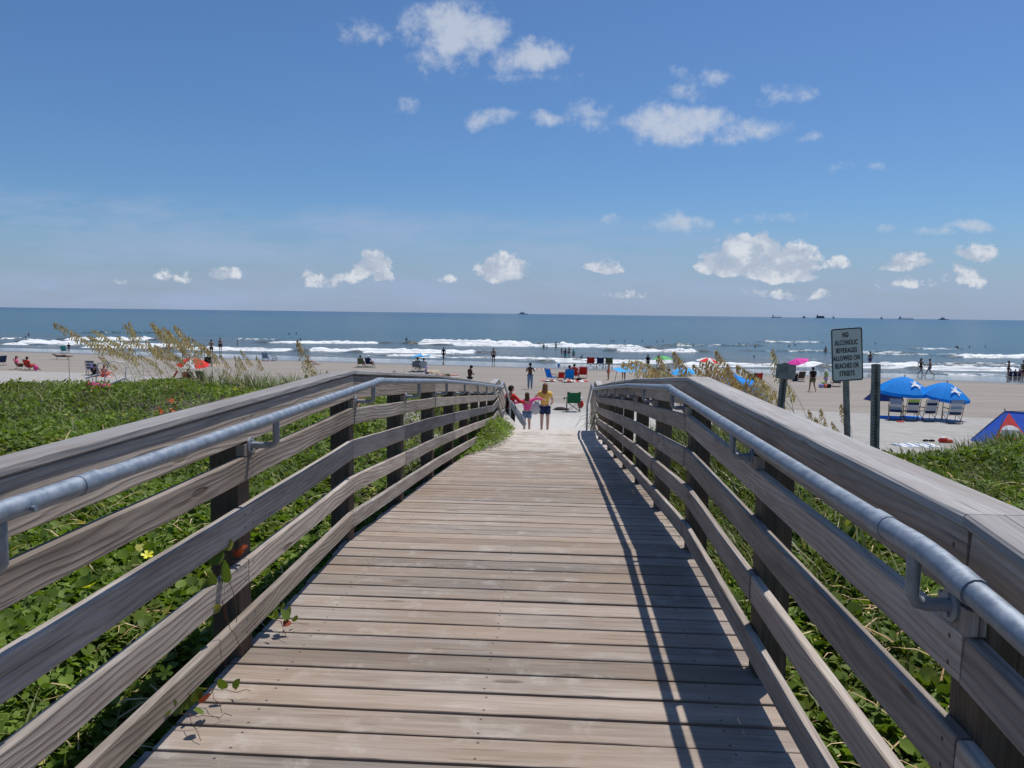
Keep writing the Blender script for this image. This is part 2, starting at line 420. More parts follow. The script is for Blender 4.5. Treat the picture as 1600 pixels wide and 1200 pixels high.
# ------------------------------------------------------------------ ground and sea meshes
def grid(xs, ys):
    X, Y = np.meshgrid(xs, ys); n, m_ = len(ys), len(xs)
    i = np.arange(n-1)[:, None]*m_+np.arange(m_-1)[None, :]
    Fa = np.stack([i, i+1, i+m_+1, i+m_], -1).reshape(-1, 4)
    return X.ravel(), Y.ravel(), Fa
def build_ground():
    def geo(a, b, n): return np.geomspace(a, b, n)
    xs = np.concatenate([-geo(16000, 22, 60)[:-1], np.arange(-22, 22, .22), geo(22, 16000, 60)])
    ys = np.concatenate([-geo(400, 3, 25)[:-1], np.arange(-3, 27, .22), np.arange(27, 125, .9), geo(125, 420, 12)])
    X, Y, Fa = grid(xs, ys)
    Z = gz(X, Y); t = tshore(X, Y); D = dunemask(X, Y)
    tb = np.interp(X, [-60, -38, -17, 0, 17, 60], [52, 50, 46, 39, 42, 44])
    dry = 1-sst(-1.2, 1.2, t-tb-(fnoise(X, Y, .12, 3, 8)-.5)*6)
    wet = sst(74, 80.5, t+(fnoise(X, Y*0, .03, 3, 9)-.5)*7)
    patch = fnoise(X, Y, .5, 3, 4)
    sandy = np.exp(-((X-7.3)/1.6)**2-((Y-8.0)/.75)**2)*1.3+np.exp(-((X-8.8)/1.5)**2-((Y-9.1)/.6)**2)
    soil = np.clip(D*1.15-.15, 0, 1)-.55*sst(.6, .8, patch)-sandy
    land = np_mesh('beach_ground', np.stack([X, Y, Z], 1), Fa, {'dry': dry, 'wet': wet, 'soil': np.clip(soil, 0, 1), 'pale_patch': np.exp(-((X-.2)/4.2)**2)*(1-sst(30, 37, t))}, True)
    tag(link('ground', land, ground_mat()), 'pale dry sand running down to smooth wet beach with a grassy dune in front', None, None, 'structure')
# breakers as seen in the photo: x0,x1 pixel span, base row y, crest thickness, foam strength
BREAK = [(0, 45, 521, 520.5, 2, .9), (0, 18, 530.5, 530, 4, 1), (95, 232, 531.5, 532, 6.5, 1), (22, 118, 536, 539, 7, 1), (110, 300, 538.5, 542, 5.5, 1), (0, 48, 538, 539, 3, .9),
         (118, 270, 543, 544, 3, .9), (262, 458, 546, 549, 6.5, 1), (415, 592, 536, 537, 5, 1), (365, 430, 531, 532, 3, .55), (476, 640, 549, 550, 6.5, 1),
         (648, 838, 538, 541, 13, 1.1), (700, 1010, 540, 544, 5, .95), (560, 746, 551, 552, 6.5, 1), (868, 1010, 541, 545, 8, 1), (960, 1095, 549, 551, 8, .9),
         (600, 700, 556, 557, 2.5, .8), (650, 790, 559, 560, 2.5, .7), (760, 905, 560, 563, 3, .8), (860, 1060, 566, 568, 6, .85), (1050, 1180, 541, 541, 6, .5),
         (1192, 1285, 535, 536, 3, .6), (1060, 1300, 573, 573, 8, 1), (1300, 1452, 575, 575, 11, 1.0), (1445, 1605, 578, 580, 8, 1), (1430, 1504, 546, 546, 3, .6),
         (1500, 1620, 559, 560, 7, .95), (1340, 1510, 554, 556, 4, .55), (1440, 1600, 571, 572, 5, .5), (1180, 1420, 549, 552, 4, .5), (130, 235, 521, 521, 4, .3), (1480, 1610, 586, 587, 1.5, .6)]
def build_sea():
    xs = np.concatenate([-np.geomspace(16000, 110, 45)[:-1], np.arange(-110, 86, .45), np.geomspace(86, 16000, 45)])
    ts = np.concatenate([np.arange(76, 98, .30), np.arange(98, 190, .75), np.geomspace(190, 40000, 90)])
    X, T, Fa = grid(xs, ts); Y = T-.19*X*(T < 1e9)
    Z = np.full_like(X, SEA)
    nearm = 1-sst(150, 260, T)
    Z += nearm*((fnoise(X*.35, Y, .12, 3, 21)-.5)*.34)*sst(88, 100, T)
    foam = np.zeros_like(X); steep = np.zeros_like(X)
    rag = (fnoise(X, Y*.3, .45, 4, 31)-.5)
    for (x0, x1, y0, y1, th, st) in BREAK:
        a = hit(x0, y0, zfix=SEA); b = hit(x1, y1, zfix=SEA)
        lx = (X-a.x)/(b.x-a.x); yb = a.y+(b.y-a.y)*lx+rag*1.6
        dm = depth(a); hh = min(th*dm/F*.74, .80)
        end = sst(-.02, .08, lx)*(1-sst(.92, 1.02, lx)); end *= .30+1.25*fnoise(X, Y*0, .30, 4, int(x0) % 13)
        dd = Y-yb
        prof = sst(-.1, .75, dd)*(1-sst(.9, 5.5, dd))
        Z = np.maximum(Z, SEA+prof*hh*end*(.45+1.05*fnoise(X, Y, 1.3, 3, 41)))
        fb = sst(-1.5, .1, dd)*(1-sst(1.6, 4.2, dd))*np.clip(end*1.25, 0, 1)*st
        foam = np.maximum(foam, fb)
        # unbroken brown face at the ends of the breaker
        eb = sst(-.18, -.03, lx)*(1-sst(-.03, .05, lx))+(1-sst(1.03, 1.2, lx))*sst(.95, 1.02, lx)
        pf = sst(-.2, 1.2, dd)*(1-sst(1.4, 4.5, dd))
        Z = np.maximum(Z, SEA+pf*hh*.7*eb); steep = np.maximum(steep, sst(-.4, .3, dd)*(1-sst(1.2, 2.6, dd))*eb)
    foam = np.maximum(foam, .34*nearm*sst(.55, .72, fnoise(X*.5, Y*1.4, .22, 4, 51))*(1-sst(112, 132, T))+.0)
    # thin swash sheet edge
    murk = 1-sst(100, 165, T+(fnoise(X, Y, .02, 3, 61)-.5)*50)
    Z = np.where(T < 95, np.minimum(Z, SEA+.02+.8*sst(84, 95, T)), Z)
    o = link('sea', np_mesh('sea', np.stack([X, Y, Z], 1), Fa, {'foam': foam, 'murk': murk, 'teal': 1-sst(260, 1500, T), 'steep': steep}, True), sea_mat())
    tag(o, 'blue green sea with white breakers rolling in to the beach', None, None, 'structure')
build_ground(); build_sea()

# ------------------------------------------------------------------ boardwalk
def beam(pts, w, h, ch=.004, jit=.0, up=None, side=None, seg=.6):
    """a timber: rectangular section w (sideways) x h (up) with eased edges, swept along pts; returns a mesh with grain coordinates"""
    P = [Vector(p) for p in pts]; path = [P[0]]; mark = [True]
    for a, b in zip(P[:-1], P[1:]):
        n = max(1, int((b-a).length/seg))
        for k in range(1, n+1): path.append(a.lerp(b, k/n)); mark.append(k == n)
    sec = [(-w/2+ch, -h/2), (w/2-ch, -h/2), (w/2, -h/2+ch), (w/2, h/2-ch), (w/2-ch, h/2), (-w/2+ch, h/2), (-w/2, h/2-ch), (-w/2, -h/2+ch)]
    V = []; G = []; s = 0; Fs = []
    for i, p in enumerate(path):
        if i: s += (p-path[i-1]).length
        t = (path[min(i+1, len(path)-1)]-path[max(i-1, 0)]).normalized()
        sd = Vector(side).normalized() if side is not None else t.cross(Vector((0, 0, 1))).normalized()
        u_ = Vector(up).normalized() if up is not None else sd.cross(t).normalized()
        jw, jh = random.uniform(-jit, jit), random.uniform(-jit, jit)
        for (a, b) in sec:
            V.append(p+sd*(a+jw)+u_*(b+jh)); G.append((s, a, b))
    for i in range(len(path)-1):
        for k in range(8): Fs.append((i*8+k, i*8+(k+1) % 8, (i+1)*8+(k+1) % 8, (i+1)*8+k))
    Fs.append(tuple(range(7, -1, -1))); Fs.append(tuple((len(path)-1)*8+k for k in range(8)))
    me = bpy.data.meshes.new('timber'); me.from_pydata(V, [], Fs)
    at = me.attributes.new('gc', 'FLOAT_VECTOR', 'POINT'); at.data.foreach_set('vector', np.array(G, 'f4').ravel())
    bm = bmesh.new(); bm.from_mesh(me); bmesh.ops.recalc_face_normals(bm, faces=bm.faces); bm.to_mesh(me); bm.free()
    return me
def rail_pts(x, ys, z):
    return [(x, y, deckz(y)+z) for y in ys]
XL, XR = -1.465, .985                          # faces of the walk: ends of the planks
deck = empty('boardwalk', (0, 0, 0), label='long weathered boardwalk deck of cross planks sloping down to the sand', cat='boardwalk')
PITCHP = .1745
y = -3.0; k = 0
while y < 18.0:
    wd = PITCHP-.016-random.uniform(0, .006)
    yc = y+PITCHP/2; sl_ = (deckz(yc+.05)-deckz(yc-.05))/.1
    n = Vector((0, -sl_, 1)).normalized()
    dl, dr = random.uniform(-.012, .012), random.uniform(-.010, .010)
    zj = random.uniform(-.0022, .0015); sk = random.uniform(-.004, .004)
    me = beam([(XL+dl, yc-sk, deckz(yc)-.019+zj), (XR+dr, yc+sk, deckz(yc)-.019+zj+random.uniform(-.002, .002))], wd, .038, ch=.003, up=n, side=Vector((0, 1, sl_)), seg=.8, jit=.0008)
    link('plank', me, W_DECK, deck); y += PITCHP; k += 1
for x in (-1.2, -.3, .65):                    # joists under the planks
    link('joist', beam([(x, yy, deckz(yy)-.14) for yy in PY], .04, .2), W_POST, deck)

POSTY = [-.1, 1.62, 3.36, 5.2, 6.95, 8.7, 10.4, 12.1, 13.65, 15.2, 16.85, 18.05]
STY, STZ = 20.4, -1.90                         # foot of the stair
def stairz(y): return deckz(y) if y <= 18.05 else float(np.interp(y, [18.05, STY], [-1.14, STZ]))
def railing(side, xf, xp, xpipe, capi, capo, label, posts, captilt):
    s = -1 if side == 'l' else 1
    R = empty('wooden_railing', (0, 0, 0), label=label, cat='railing')
    TH = .038
    def sp(x, ys, z): return [(x, yy, stairz(yy)+z) for yy in ys]
    spans = {'a': [(-2.0, 1.62), (1.62, 5.2), (5.2, 8.7), (8.7, 12.1), (12.1, 15.2), (15.2, 16.85), (16.85, 18.05), (18.05, STY)],
             'b': [(-2.0, 1.62), (1.62, 3.36), (3.36, 6.95), (6.95, 10.4), (10.4, 13.65), (13.65, 16.85), (16.85, 18.05), (18.05, STY)],
             'c': [(-2.0, 1.62), (1.62, 5.2), (5.2, 6.95), (6.95, 10.4), (10.4, 12.1), (12.1, 15.2), (15.2, 16.85), (16.85, 18.05), (18.05, STY)]}
    def brk(a, b): return [a]+[q for q in PY if a+.01 < q < b-.01]+[b]
    lv = [(.826, .938, 'a'), (.583, .712, 'c'), (.345, .463, 'b'), (.098, .208, 'a')]
    xc = xf+s*TH/2
    for (z0, z1, kk) in lv:
        for (a, b) in spans[kk]:
            if a < -1 and False: continue
            dj = random.uniform(-.004, .004); g_ = .003
            me = beam([(q[0]+dj, q[1], q[2]) for q in sp(xc, [a+g_]+brk(a, b)[1:-1]+[b-g_], (z0+z1)/2)], TH, z1-z0, ch=.005, jit=.0022, seg=.45)
            link('rail_board', me, W_RAIL, R)
    for (a, b) in spans['a']:
        me = beam(sp(xc, [a+.003]+brk(a, b)[1:-1]+[b-.003], 1.086), TH, .160, ch=.004, jit=.0012, seg=.5)
        link('top_board', me, W_RAIL, R)
        ci, co = capi, capo
        me = beam([(q[0], q[1], q[2]) for q in sp((ci+co)/2, [a+.003]+brk(a, b)[1:-1]+[b-.003], 1.1815)], abs(co-ci), .031, ch=.006, jit=.0016, seg=.5,
                  side=Vector((1, 0, -captilt*s)))
        link('cap_board', me, W_CAP, R)
    for yy in posts:
        zt = stairz(yy)+1.170; zb = min(gz1(xp, yy), stairz(yy))-.4
        pw = .132
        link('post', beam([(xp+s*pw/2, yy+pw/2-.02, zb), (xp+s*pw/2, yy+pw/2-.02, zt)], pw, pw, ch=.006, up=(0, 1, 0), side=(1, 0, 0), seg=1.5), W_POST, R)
        # packing block that carries the handrail bracket
        link('block', beam([(xc, yy+pw/2-.02, stairz(yy)+.942), (xc, yy+pw/2-.02, stairz(yy)+.996)], TH+.004, pw, ch=.004, up=(0, 1, 0), side=(1, 0, 0)), W_RAIL, R)
    # galvanised handrail with bent ends, sleeves and J brackets
    PZh = 1.118 if side == 'r' else 1.128
    yl = [-2.0, 1.60, 5.42] + [8.6, 12.0, 15.1, 16.8, 17.95, STY-.05]
    def pz(y): return stairz(y)+PZh
    pts = []
    for i, yy in enumerate(yl):
        if 0 < i < len(yl)-1:
            for q in (-.16, -.08, 0, .08, .16):
                yq = yy+q
                za = pz(yl[i-1])+(pz(yy)-pz(yl[i-1]))*(yq-yl[i-1])/(yy-yl[i-1]); zb_ = pz(yy)+(pz(yl[i+1])-pz(yy))*(yq-yy)/(yl[i+1]-yy)
                w_ = .5+q/.32; pts.append((xpipe, yq, za*(1-w_)+zb_*w_))
        else: pts.append((xpipe, yy, pz(yy)))
    pts.append((xpipe, STY, pz(STY)-.06)); pts.append((xpipe, STY+.01, STZ-.25))
    H = MB().tube(pts, .0248, 14).build('handrail', STEEL, R)
    def pipe_at(y):
        return Vector((xpipe, y, float(np.interp(y, [p[1] for p in pts[:-2]], [p[2] for p in pts[:-2]]))))
    def sleeve(y0, y1, r):
        mb = MB(); n = 7
        mb.tube([pipe_at(y0+(y1-y0)*i/n) for i in range(n+1)], r, 14); return mb
    for (a, b) in ([(1.42, 1.49), (1.485, 1.80), (1.795, 1.87)] if side == 'r' else [(1.45, 1.53), (1.525, 1.96), (1.955, 2.04)]):
        sleeve(a, b, .0265 if b-a > .1 else .0285).build('sleeve', STEEL, H)
    for yb in (5.42, 8.6, 12.0):
        sleeve(yb-.13, yb+.13, .0265).build('sleeve', STEEL, H)
    if side == 'l':
        MB().tube([pipe_at(1.74)+Vector((.027, 0, -.008)), pipe_at(1.74)+Vector((.036, 0, -.008))], .008, 10).build('screw', STEEL, H)
    for i, yy in enumerate(posts):
        if yy < 1 or yy > 18.1: continue
        c = pipe_at(yy+.045); zz = stairz(yy+.045)+.985
        mb = MB()
        xw = xf-s*.002
        c0 = Vector((xw, c.y, zz)); xb_ = xpipe
        mb.tube([c0, (xb_+s*.03, c.y, zz), (xb_+s*.012, c.y, zz+.005), (xb_, c.y, zz+.02), (xb_, c.y, c.z-.02)], [.0155, .0150, .0150, .015, .0155], 10)
        mb.tube([Vector((xf-s*.001, c.y, zz)), Vector((xf-s*.009, c.y, zz))], .036, 14)
        for q in (-.021, .021): mb.tube([Vector((xf-s*.009, c.y, zz+q)), Vector((xf-s*.014, c.y, zz+q))], .006, 8)
        mb.build('bracket', STEEL, H)
    return R
railing('l', -1.41, -1.442, -1.285, -1.396, -1.540, 'weathered left railing with galvanised handrail, sunlit on its inner face', POSTY, .09)
railing('r', .859, .897, .772, .846, .998, 'weathered right railing with galvanised handrail, shaded on its inner face', POSTY, 0)

st = empty('wooden_stairs', (0, 18.05, -1.14), label='short flight of wooden steps from the end of the boardwalk to the sand', cat='stairs')
for i in range(5):
    yy = .20+i*.47; zz = -(i+1)*.152
    for q in (0, .155, .31):
        if i == 4 and q > .1: continue
        link('tread', beam([(XL, yy+q, zz), (XR, yy+q, zz)], .148, .038, up=(0, 0, 1), side=(0, 1, 0)), W_DECK, st)
for x in (XL+.05, XR-.05):
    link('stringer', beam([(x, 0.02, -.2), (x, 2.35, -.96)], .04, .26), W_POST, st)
link('fascia', beam([(XL, -.02, -.13), (XR, -.02, -.13)], .03, .18, up=(0, 0, 1), side=(0, 1, 0)), W_POST, st)
# ------------------------------------------------------------------ dune plants
def leaf_mat(name, ca, cb, cyel, rough=.62, spec=.2, transl=.25):
    m, g = mat(name)
    t = g('Attribute', attribute_name='tint', out=2); pos = g('NewGeometry', out=0)
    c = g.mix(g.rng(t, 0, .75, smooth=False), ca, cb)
    c = g.mix(g.rng(t, .90, .97), c, cyel)
    n = g.noise(pos, .9, 3, .6)
    c = g.mix(g.rng(n, .35, .68, 0, .55), c, (ca[0]*1.2, ca[1]*.8, ca[2]*.8))
    finish(g, c, rough, spec=spec, trans=g.vmul(c, (transl*1.1, transl*1.15, transl*.5)))
    return m
M_LEAF = leaf_mat('ground_cover_leaf', (.042, .075, .010), (.145, .215, .030), (.33, .32, .07), transl=.55)
M_GRASS = leaf_mat('dune_grass_blade', (.055, .085, .018), (.125, .165, .04), (.34, .29, .16), .5, .3, .3)
M_STRAW = leaf_mat('sea_oats_straw', (.36, .27, .14), (.68, .55, .34), (.82, .73, .52), .6, .2, .35)
M_STEM = plain('sea_oats_stem', (.20, .20, .085), .6, .3)
M_RED = leaf_mat('red_creeper_leaf', (.15, .030, .015), (.30, .07, .025), (.16, .20, .03), transl=.3)

def scatter(n, tmpl, faces, P, S, rotz, tilt, roll, tint):
    """n copies of a template (verts k,3) at P with size S and orientation; returns V, F, tint per vertex"""
    k = len(tmpl); T = np.asarray(tmpl, float)[None]*S[:, None, None]
    ca, sa = np.cos(tilt)[:, None], np.sin(tilt)[:, None]
    y = T[..., 1]*ca-T[..., 2]*sa; z = T[..., 1]*sa+T[..., 2]*ca; x = T[..., 0]
    cr, sr = np.cos(roll)[:, None], np.sin(roll)[:, None]
    x, z = x*cr+z*sr, -x*sr+z*cr
    cz, sz = np.cos(rotz)[:, None], np.sin(rotz)[:, None]
    V = np.stack([x*cz-y*sz, x*sz+y*cz, z], -1)+P[:, None, :]
    Fa = (np.asarray(faces)[None]+np.arange(n)[:, None, None]*k).reshape(-1, len(faces[0]))
    return V.reshape(-1, 3), Fa, np.repeat(tint, k)
ROUND = [(0, 0, 0), (-.42, .18, .10), (-.5, .55, .13), (-.25, .92, .05), (0, .88, -.02), (.25, .92, .05), (.5, .55, .13), (.42, .18, .10)]
ROUNDF = [(0, 1, 2), (0, 2, 3), (0, 3, 4), (0, 4, 5), (0, 5, 6), (0, 6, 7)]
OVAL = [(0, 0, 0), (-.26, .5, .07), (0, 1.05, -.06), (.26, .5, .07)]
OVALF = [(0, 1, 2), (0, 2, 3)]
BLADE = [(-.02, 0, 0), (.02, 0, 0), (-.018, .12, .36), (.018, .12, .36), (-.012, .34, .68), (.012, .34, .68), (0, .68, .88)]
BLADEF = [(0, 1, 3), (0, 3, 2), (2, 3, 5), (2, 5, 4), (4, 5, 6)]
def canopy(x, y):
    return .04+.36*fnoise(x, y, 1.15, 3, 71)**1.3*(.25+1.15*fnoise(x, y, .32, 2, 73))+.05*fnoise(x, y, 3.5, 2, 75)
def pts_in(n, x0, x1, y0, y1, near=None):
    x = RS.uniform(x0, x1, n); y = RS.uniform(y0, y1, n)
    D = dunemask(x, y)
    # keep off the walk, keep to the frame's fan, thin towards the edge of the dune and on the bare patch
    ok = ((x < -1.50) | (x > 1.02)) & (RS.rand(n) < sst(.3, .85, D+.25*(fnoise(x, y, 1.7, 3, 77)-.5)))
    bare = np.exp(-((x-7.3)/1.6)**2-((y-8.0)/.75)**2)*1.3+np.exp(-((x-8.8)/1.5)**2-((y-9.1)/.6)**2)
    ok &= RS.rand(n) > bare*1.15
    gap = fnoise(x, y, .9, 3, 79)
    ok &= RS.rand(n) > sst(.66, .80, gap)*.75
    ang = np.arctan2(x, y)+YAW; ok &= (np.abs(ang) < .72) | (y < 2.2)
    return x[ok], y[ok]
def leaves(name, regs, tmpl, faces, smin, smax, m, label, cat_kind='stuff', tiltr=(-.9, 1.15), up=(.25, 1.)):
    Vs = []; Fs = []; Ts = []; b = 0
    for (n, x0, x1, y0, y1, sc_) in regs:
        x, y = pts_in(n, x0, x1, y0, y1); n_ = len(x)
        hc = canopy(x, y); z0 = gz(x, y)
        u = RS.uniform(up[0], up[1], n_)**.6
        P = np.stack([x, y, z0+hc*u], 1)
        S = (smin+(smax-smin)*RS.rand(n_)**1.7)*sc_*(1+.5*(fnoise(x, y, .8, 2, 83)-.4))
        big = fnoise(x, y, .55, 2, 85)
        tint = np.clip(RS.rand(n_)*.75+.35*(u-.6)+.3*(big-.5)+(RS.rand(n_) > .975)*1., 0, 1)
        V, Fa, T = scatter(n_, tmpl, faces, P, S, RS.uniform(0, 6.28, n_), RS.uniform(*tiltr, n_), RS.uniform(-.5, .5, n_), tint)
        Vs.append(V); Fs.append(Fa+b); Ts.append(T); b += len(V)
    o = link(name, np_mesh(name, np.concatenate(Vs), np.concatenate(Fs), {'tint': np.concatenate(Ts)}, True), m)
    tag(o, label, None, None, cat_kind); return o
leaves('creeping_ground_cover', [(74000, -7, -1.5, .8, 6.5, 1), (42000, 1.0, 4.6, .8, 6.5, 1), (15000, 1.0, 5.6, 5, 9, 1), (15000, -8, -1.5, 6.5, 10, 1)],
       ROUND, ROUNDF, .022, .078, M_LEAF, 'dense glossy green creeping ground cover with round leaves beside the boardwalk')
leaves('low_dune_plants', [(70000, -7, -1.5, .8, 7, .9), (42000, 1., 5, .8, 7, .9), (78000, -13, -1.5, 6.5, 18.5, 1.25), (26000, -19, -9, 7, 17, 1.6), (52000, 1., 10, 6., 15.5, 1.15)],
       OVAL, OVALF, .035, .075, M_LEAF, 'small leaved green dune plants covering the sand on both sides of the walk')
# grass
def grass(name, regs, label, m=M_GRASS):
    Vs = []; Fs = []; Ts = []; b = 0
    for (n, x0, x1, y0, y1, h0, h1, thr) in regs:
        x, y = pts_in(n, x0, x1, y0, y1)
        k_ = RS.rand(len(x)) < sst(thr, thr+.15, fnoise(x, y, .45, 3, 91)); x, y = x[k_], y[k_]; n_ = len(x)
        P = np.stack([x, y, gz(x, y)-.01], 1); S = RS.uniform(h0, h1, n_)
        tint = np.clip(RS.rand(n_)*.9+(RS.rand(n_) > .86)*.6, 0, 1)
        V, Fa, T = scatter(n_, BLADE, BLADEF, P, S, RS.normal(1.4, 1.3, n_), RS.uniform(-.35, .35, n_), RS.uniform(-.3, .3, n_), tint)
        Vs.append(V); Fs.append(Fa+b); Ts.append(T); b += len(V)
    o = link(name, np_mesh(name, np.concatenate(Vs), np.concatenate(Fs), {'tint': np.concatenate(Ts)}, True), m)
    tag(o, label, None, None, 'stuff')
grass('dune_grass', [(14000, -9, -1.5, 1, 12, .14, .36, .36), (13000, 1., 7, 1, 9, .15, .38, .30), (6000, -16, -1.6, 11, 19, .12, .28, .42), (4500, -6.5, -2, 13, 18, .25, .5, .3),
                     (11000, 3.9, 12, 8.6, 12.4, .16, .36, .12), (6000, 5.0, 8.6, 9.8, 12.0, .22, .42, .05), (3000, 1.1, 3, 7, 14, .2, .45, .3), (2600, 1.02, 2.2, 4.6, 11, .2, .5, .1)], 'green dune grass growing in patches through the ground cover')
# plants spilling over the left edge of the walk where the ramp ends
def spill():
    Vs = []; Fs = []; Ts = []; b = 0
    for n, tm, tf, s0, s1 in ((5200, ROUND, ROUNDF, .03, .06), (5200, OVAL, OVALF, .04, .08)):
        y = RS.uniform(10.8, 20.0, n); wv = .08+.42*sst(11, 14.5, y)*(1-sst(18.2, 19.6, y))*(.6+.8*fnoise(y, y*0, 1.1, 2, 95))
        x = -1.50+RS.rand(n)**1.3*wv*1.0-RS.rand(n)*.35
        base = np.interp(y, [10.8, 18.05, 20.4], [deckz(10.8), deckz(18.05), -1.9])
        hgt = (.10+.50*sst(12, 15, y))*np.clip(1-(x+1.75)/(.25+wv), .06, 1)
        P = np.stack([x, y, base+RS.rand(n)**.6*hgt+.01], 1)
        tint = np.clip(RS.rand(n)*.7+.25, 0, .88)
        V, Fa, T = scatter(n, tm, tf, P, RS.uniform(s0, s1, n), RS.uniform(0, 6.28, n), RS.uniform(-.6, .9, n), RS.uniform(-.5, .5, n), tint)
        Vs.append(V); Fs.append(Fa+b); Ts.append(T); b += len(V)
    o = link('creeper', np_mesh('creeper', np.concatenate(Vs), np.concatenate(Fs), {'tint': np.concatenate(Ts)}, True), M_LEAF)
    tag(o, 'green creeper spilling over the left edge of the lower ramp', None, None, 'stuff')
spill()
def litter():
    Vs = []; Fs = []; Ts = []; b = 0
    for n, x0, x1, y0, y1 in ((5200, -7, -1.5, .8, 8), (4800, 1.0, 5, .8, 8), (2500, -14, -3, 8, 16)):
        x, y = pts_in(n, x0, x1, y0, y1); k_ = RS.rand(len(x)) < sst(.42, .62, fnoise(x, y, .7, 3, 97)); x, y = x[k_], y[k_]; n_ = len(x)
        P = np.stack([x, y, gz(x, y)+canopy(x, y)*RS.uniform(.3, 1.05, n_)], 1)
        V, Fa, T = scatter(n_, BLADE, BLADEF, P, RS.uniform(.10, .30, n_), RS.uniform(0, 6.28, n_), RS.uniform(-1.3, -.5, n_), RS.uniform(-.4, .4, n_), np.clip(RS.rand(n_), 0, 1))
        Vs.append(V); Fs.append(Fa+b); Ts.append(T); b += len(V)
    tag(link('dead_stems', np_mesh('dead_stems', np.concatenate(Vs), np.concatenate(Fs), {'tint': np.concatenate(Ts)}, True), M_STRAW), 'dry straw coloured stems tangled through the green ground cover', None, None, 'stuff')
litter()
# sparse leaves and dead stuff on the bare patch at the right
def strays():
    n = 1700; x = RS.uniform(5.6, 10.5, n); y = RS.uniform(6.8, 10.2, n)
    P = np.stack([x, y, gz(x, y)+.02+RS.rand(n)*.08], 1)
    V, Fa, T = scatter(n, OVAL, OVALF, P, RS.uniform(.04, .09, n), RS.uniform(0, 6.28, n), RS.uniform(-.2, .6, n), RS.uniform(-.5, .5, n), np.clip(RS.rand(n)*.9, 0, 1))
    tag(link('runner_vine', np_mesh('runner_vine', V, Fa, {'tint': T}, True), M_LEAF), 'thin runner vine leaves scattered over the bare sandy patch at far right', None, None, 'stuff')
strays()

M_VSTEM = plain('vine_stem', (.12, .045, .03), .6)
# sea oats ---------------------------------------------------------
def oat_proto(seed, h, lean, headlen, n):
    rr = random.Random(seed); pts = []; N_ = 16
    for i in range(N_+1):
        s = i/N_; bend = lean*s**2.3*h
        pts.append(Vector((-bend, rr.uniform(-.006, .006), h*(s-.22*lean*s**3))))
    stem = MB().tube(pts, [.0042-.0030*i/N_ for i in range(N_+1)], 4)
    # one long dry leaf or two low on the stem
    for q in range(rr.randint(1, 2)):
        z0 = rr.uniform(.12, .4)*h; a = rr.uniform(-.4, .4)
        lp = [Vector((-lean*(z0/h)**2.3*h, 0, z0))+Vector((-math.cos(a)*.40*s, math.sin(a)*.40*s, .34*s-.42*s*s)) for s in (0, .25, .5, .75, 1)]
        stem.tube(lp, [.004, .0045, .004, .003, .001], 4, flat=.35)
    Vs = []; 
    seg = [p for p in pts]
    def at(s):
        f = s*N_; i = min(int(f), N_-1); return seg[i].lerp(seg[i+1], f-i)
    s0 = 1-headlen/h; V = []; Fa = []; T = []
    for i in range(n):
        s = s0+(1-s0)*((i+.5)/n)
        c = at(s); env = math.sin(math.pi*min(1, .12+.88*(i/n)**.75))
        L = .095*env+.02; a = rr.uniform(-1.1, 1.1)
        d = Vector((-math.cos(a)*.75, math.sin(a)*.8, -.30-.3*rr.random())).normalized()
        k = rr.randint(4, 6)
        for j in range(k):
            p = c+d*L*(j+.6)/k+Vector((0, 0, -.05*(j/k)**2))
            S = rr.uniform(.028, .044)
            dd = Vector((-.35+rr.uniform(-.3, .3), rr.uniform(-.4, .4), -.8)).normalized()
            sdv = dd.cross(Vector((rr.uniform(-1, 1), rr.uniform(-1, 1), .2))).normalized()*S*.30
            b = len(V); V += [p, p+dd*S*.5+sdv, p+dd*S, p+dd*S*.5-sdv]; Fa += [(b, b+1, b+2), (b, b+2, b+3)]
            T += [min(.95, max(0, rr.gauss(.5, .28)))]*4
    head = np_mesh('seed_head', [tuple(v) for v in V], Fa, {'tint': np.array(T)}, False)
    return stem.mesh('stem'), head
OATS = [oat_proto(s, h, l, hl, n) for s, h, l, hl, n in ((1, 1.25, .32, .42, 36), (2, 1.35, .42, .46, 38), (3, 1.1, .26, .36, 28), (4, 1.4, .52, .5, 40), (5, 1.2, .40, .34, 24), (6, 1.3, .2, .40, 28))]
def oat(p, sc, rz, k, label, group, lean_extra=0.):
    st_, hd = OATS[k]
    e = empty('sea_oats', p, rz, label, 'grass', group); e.scale = (sc, sc, sc); e.rotation_euler = (0, lean_extra, rz)
    s_ = link('stem', st_, M_STEM, e); link('seed_head', hd, M_STRAW, e)['kind'] = 'stuff'
    return e
ro = random.Random(5)
HEADW = ['long full', 'long drooping', 'slim upright', 'long bent', 'short feathery', 'short upright']
def olabel(k, px, where, marks):
    for lim, txt in marks:
        if px < lim: return 'sea oats with %s head, %s %s' % (HEADW[k], txt, where)
ML = [(215, 'at the left of'), (262, 'in the middle of'), (305, 'right of the middle of'), (999, 'at the right end of')]
MR = [(1090, 'at the left end of'), (1130, 'left of the middle of'), (1175, 'in the middle of'), (1225, 'right of the middle of'), (9999, 'by the grey sign in')]
for i in range(40):        # clump on the left dune
    px = ro.choice([ro.gauss(262, 30), ro.gauss(305, 26), ro.uniform(185, 370)]); d = ro.uniform(12.4, 15.0); k = ro.choice([0, 1, 3, 3, 4, 5])
    p = atd(px, d); oat(p, ro.uniform(.62, 1.22), ro.uniform(-.55, .45), k, olabel(k, px, 'the left dune clump', ML), 'sea oats on the left dune', ro.uniform(-.38, -.05))
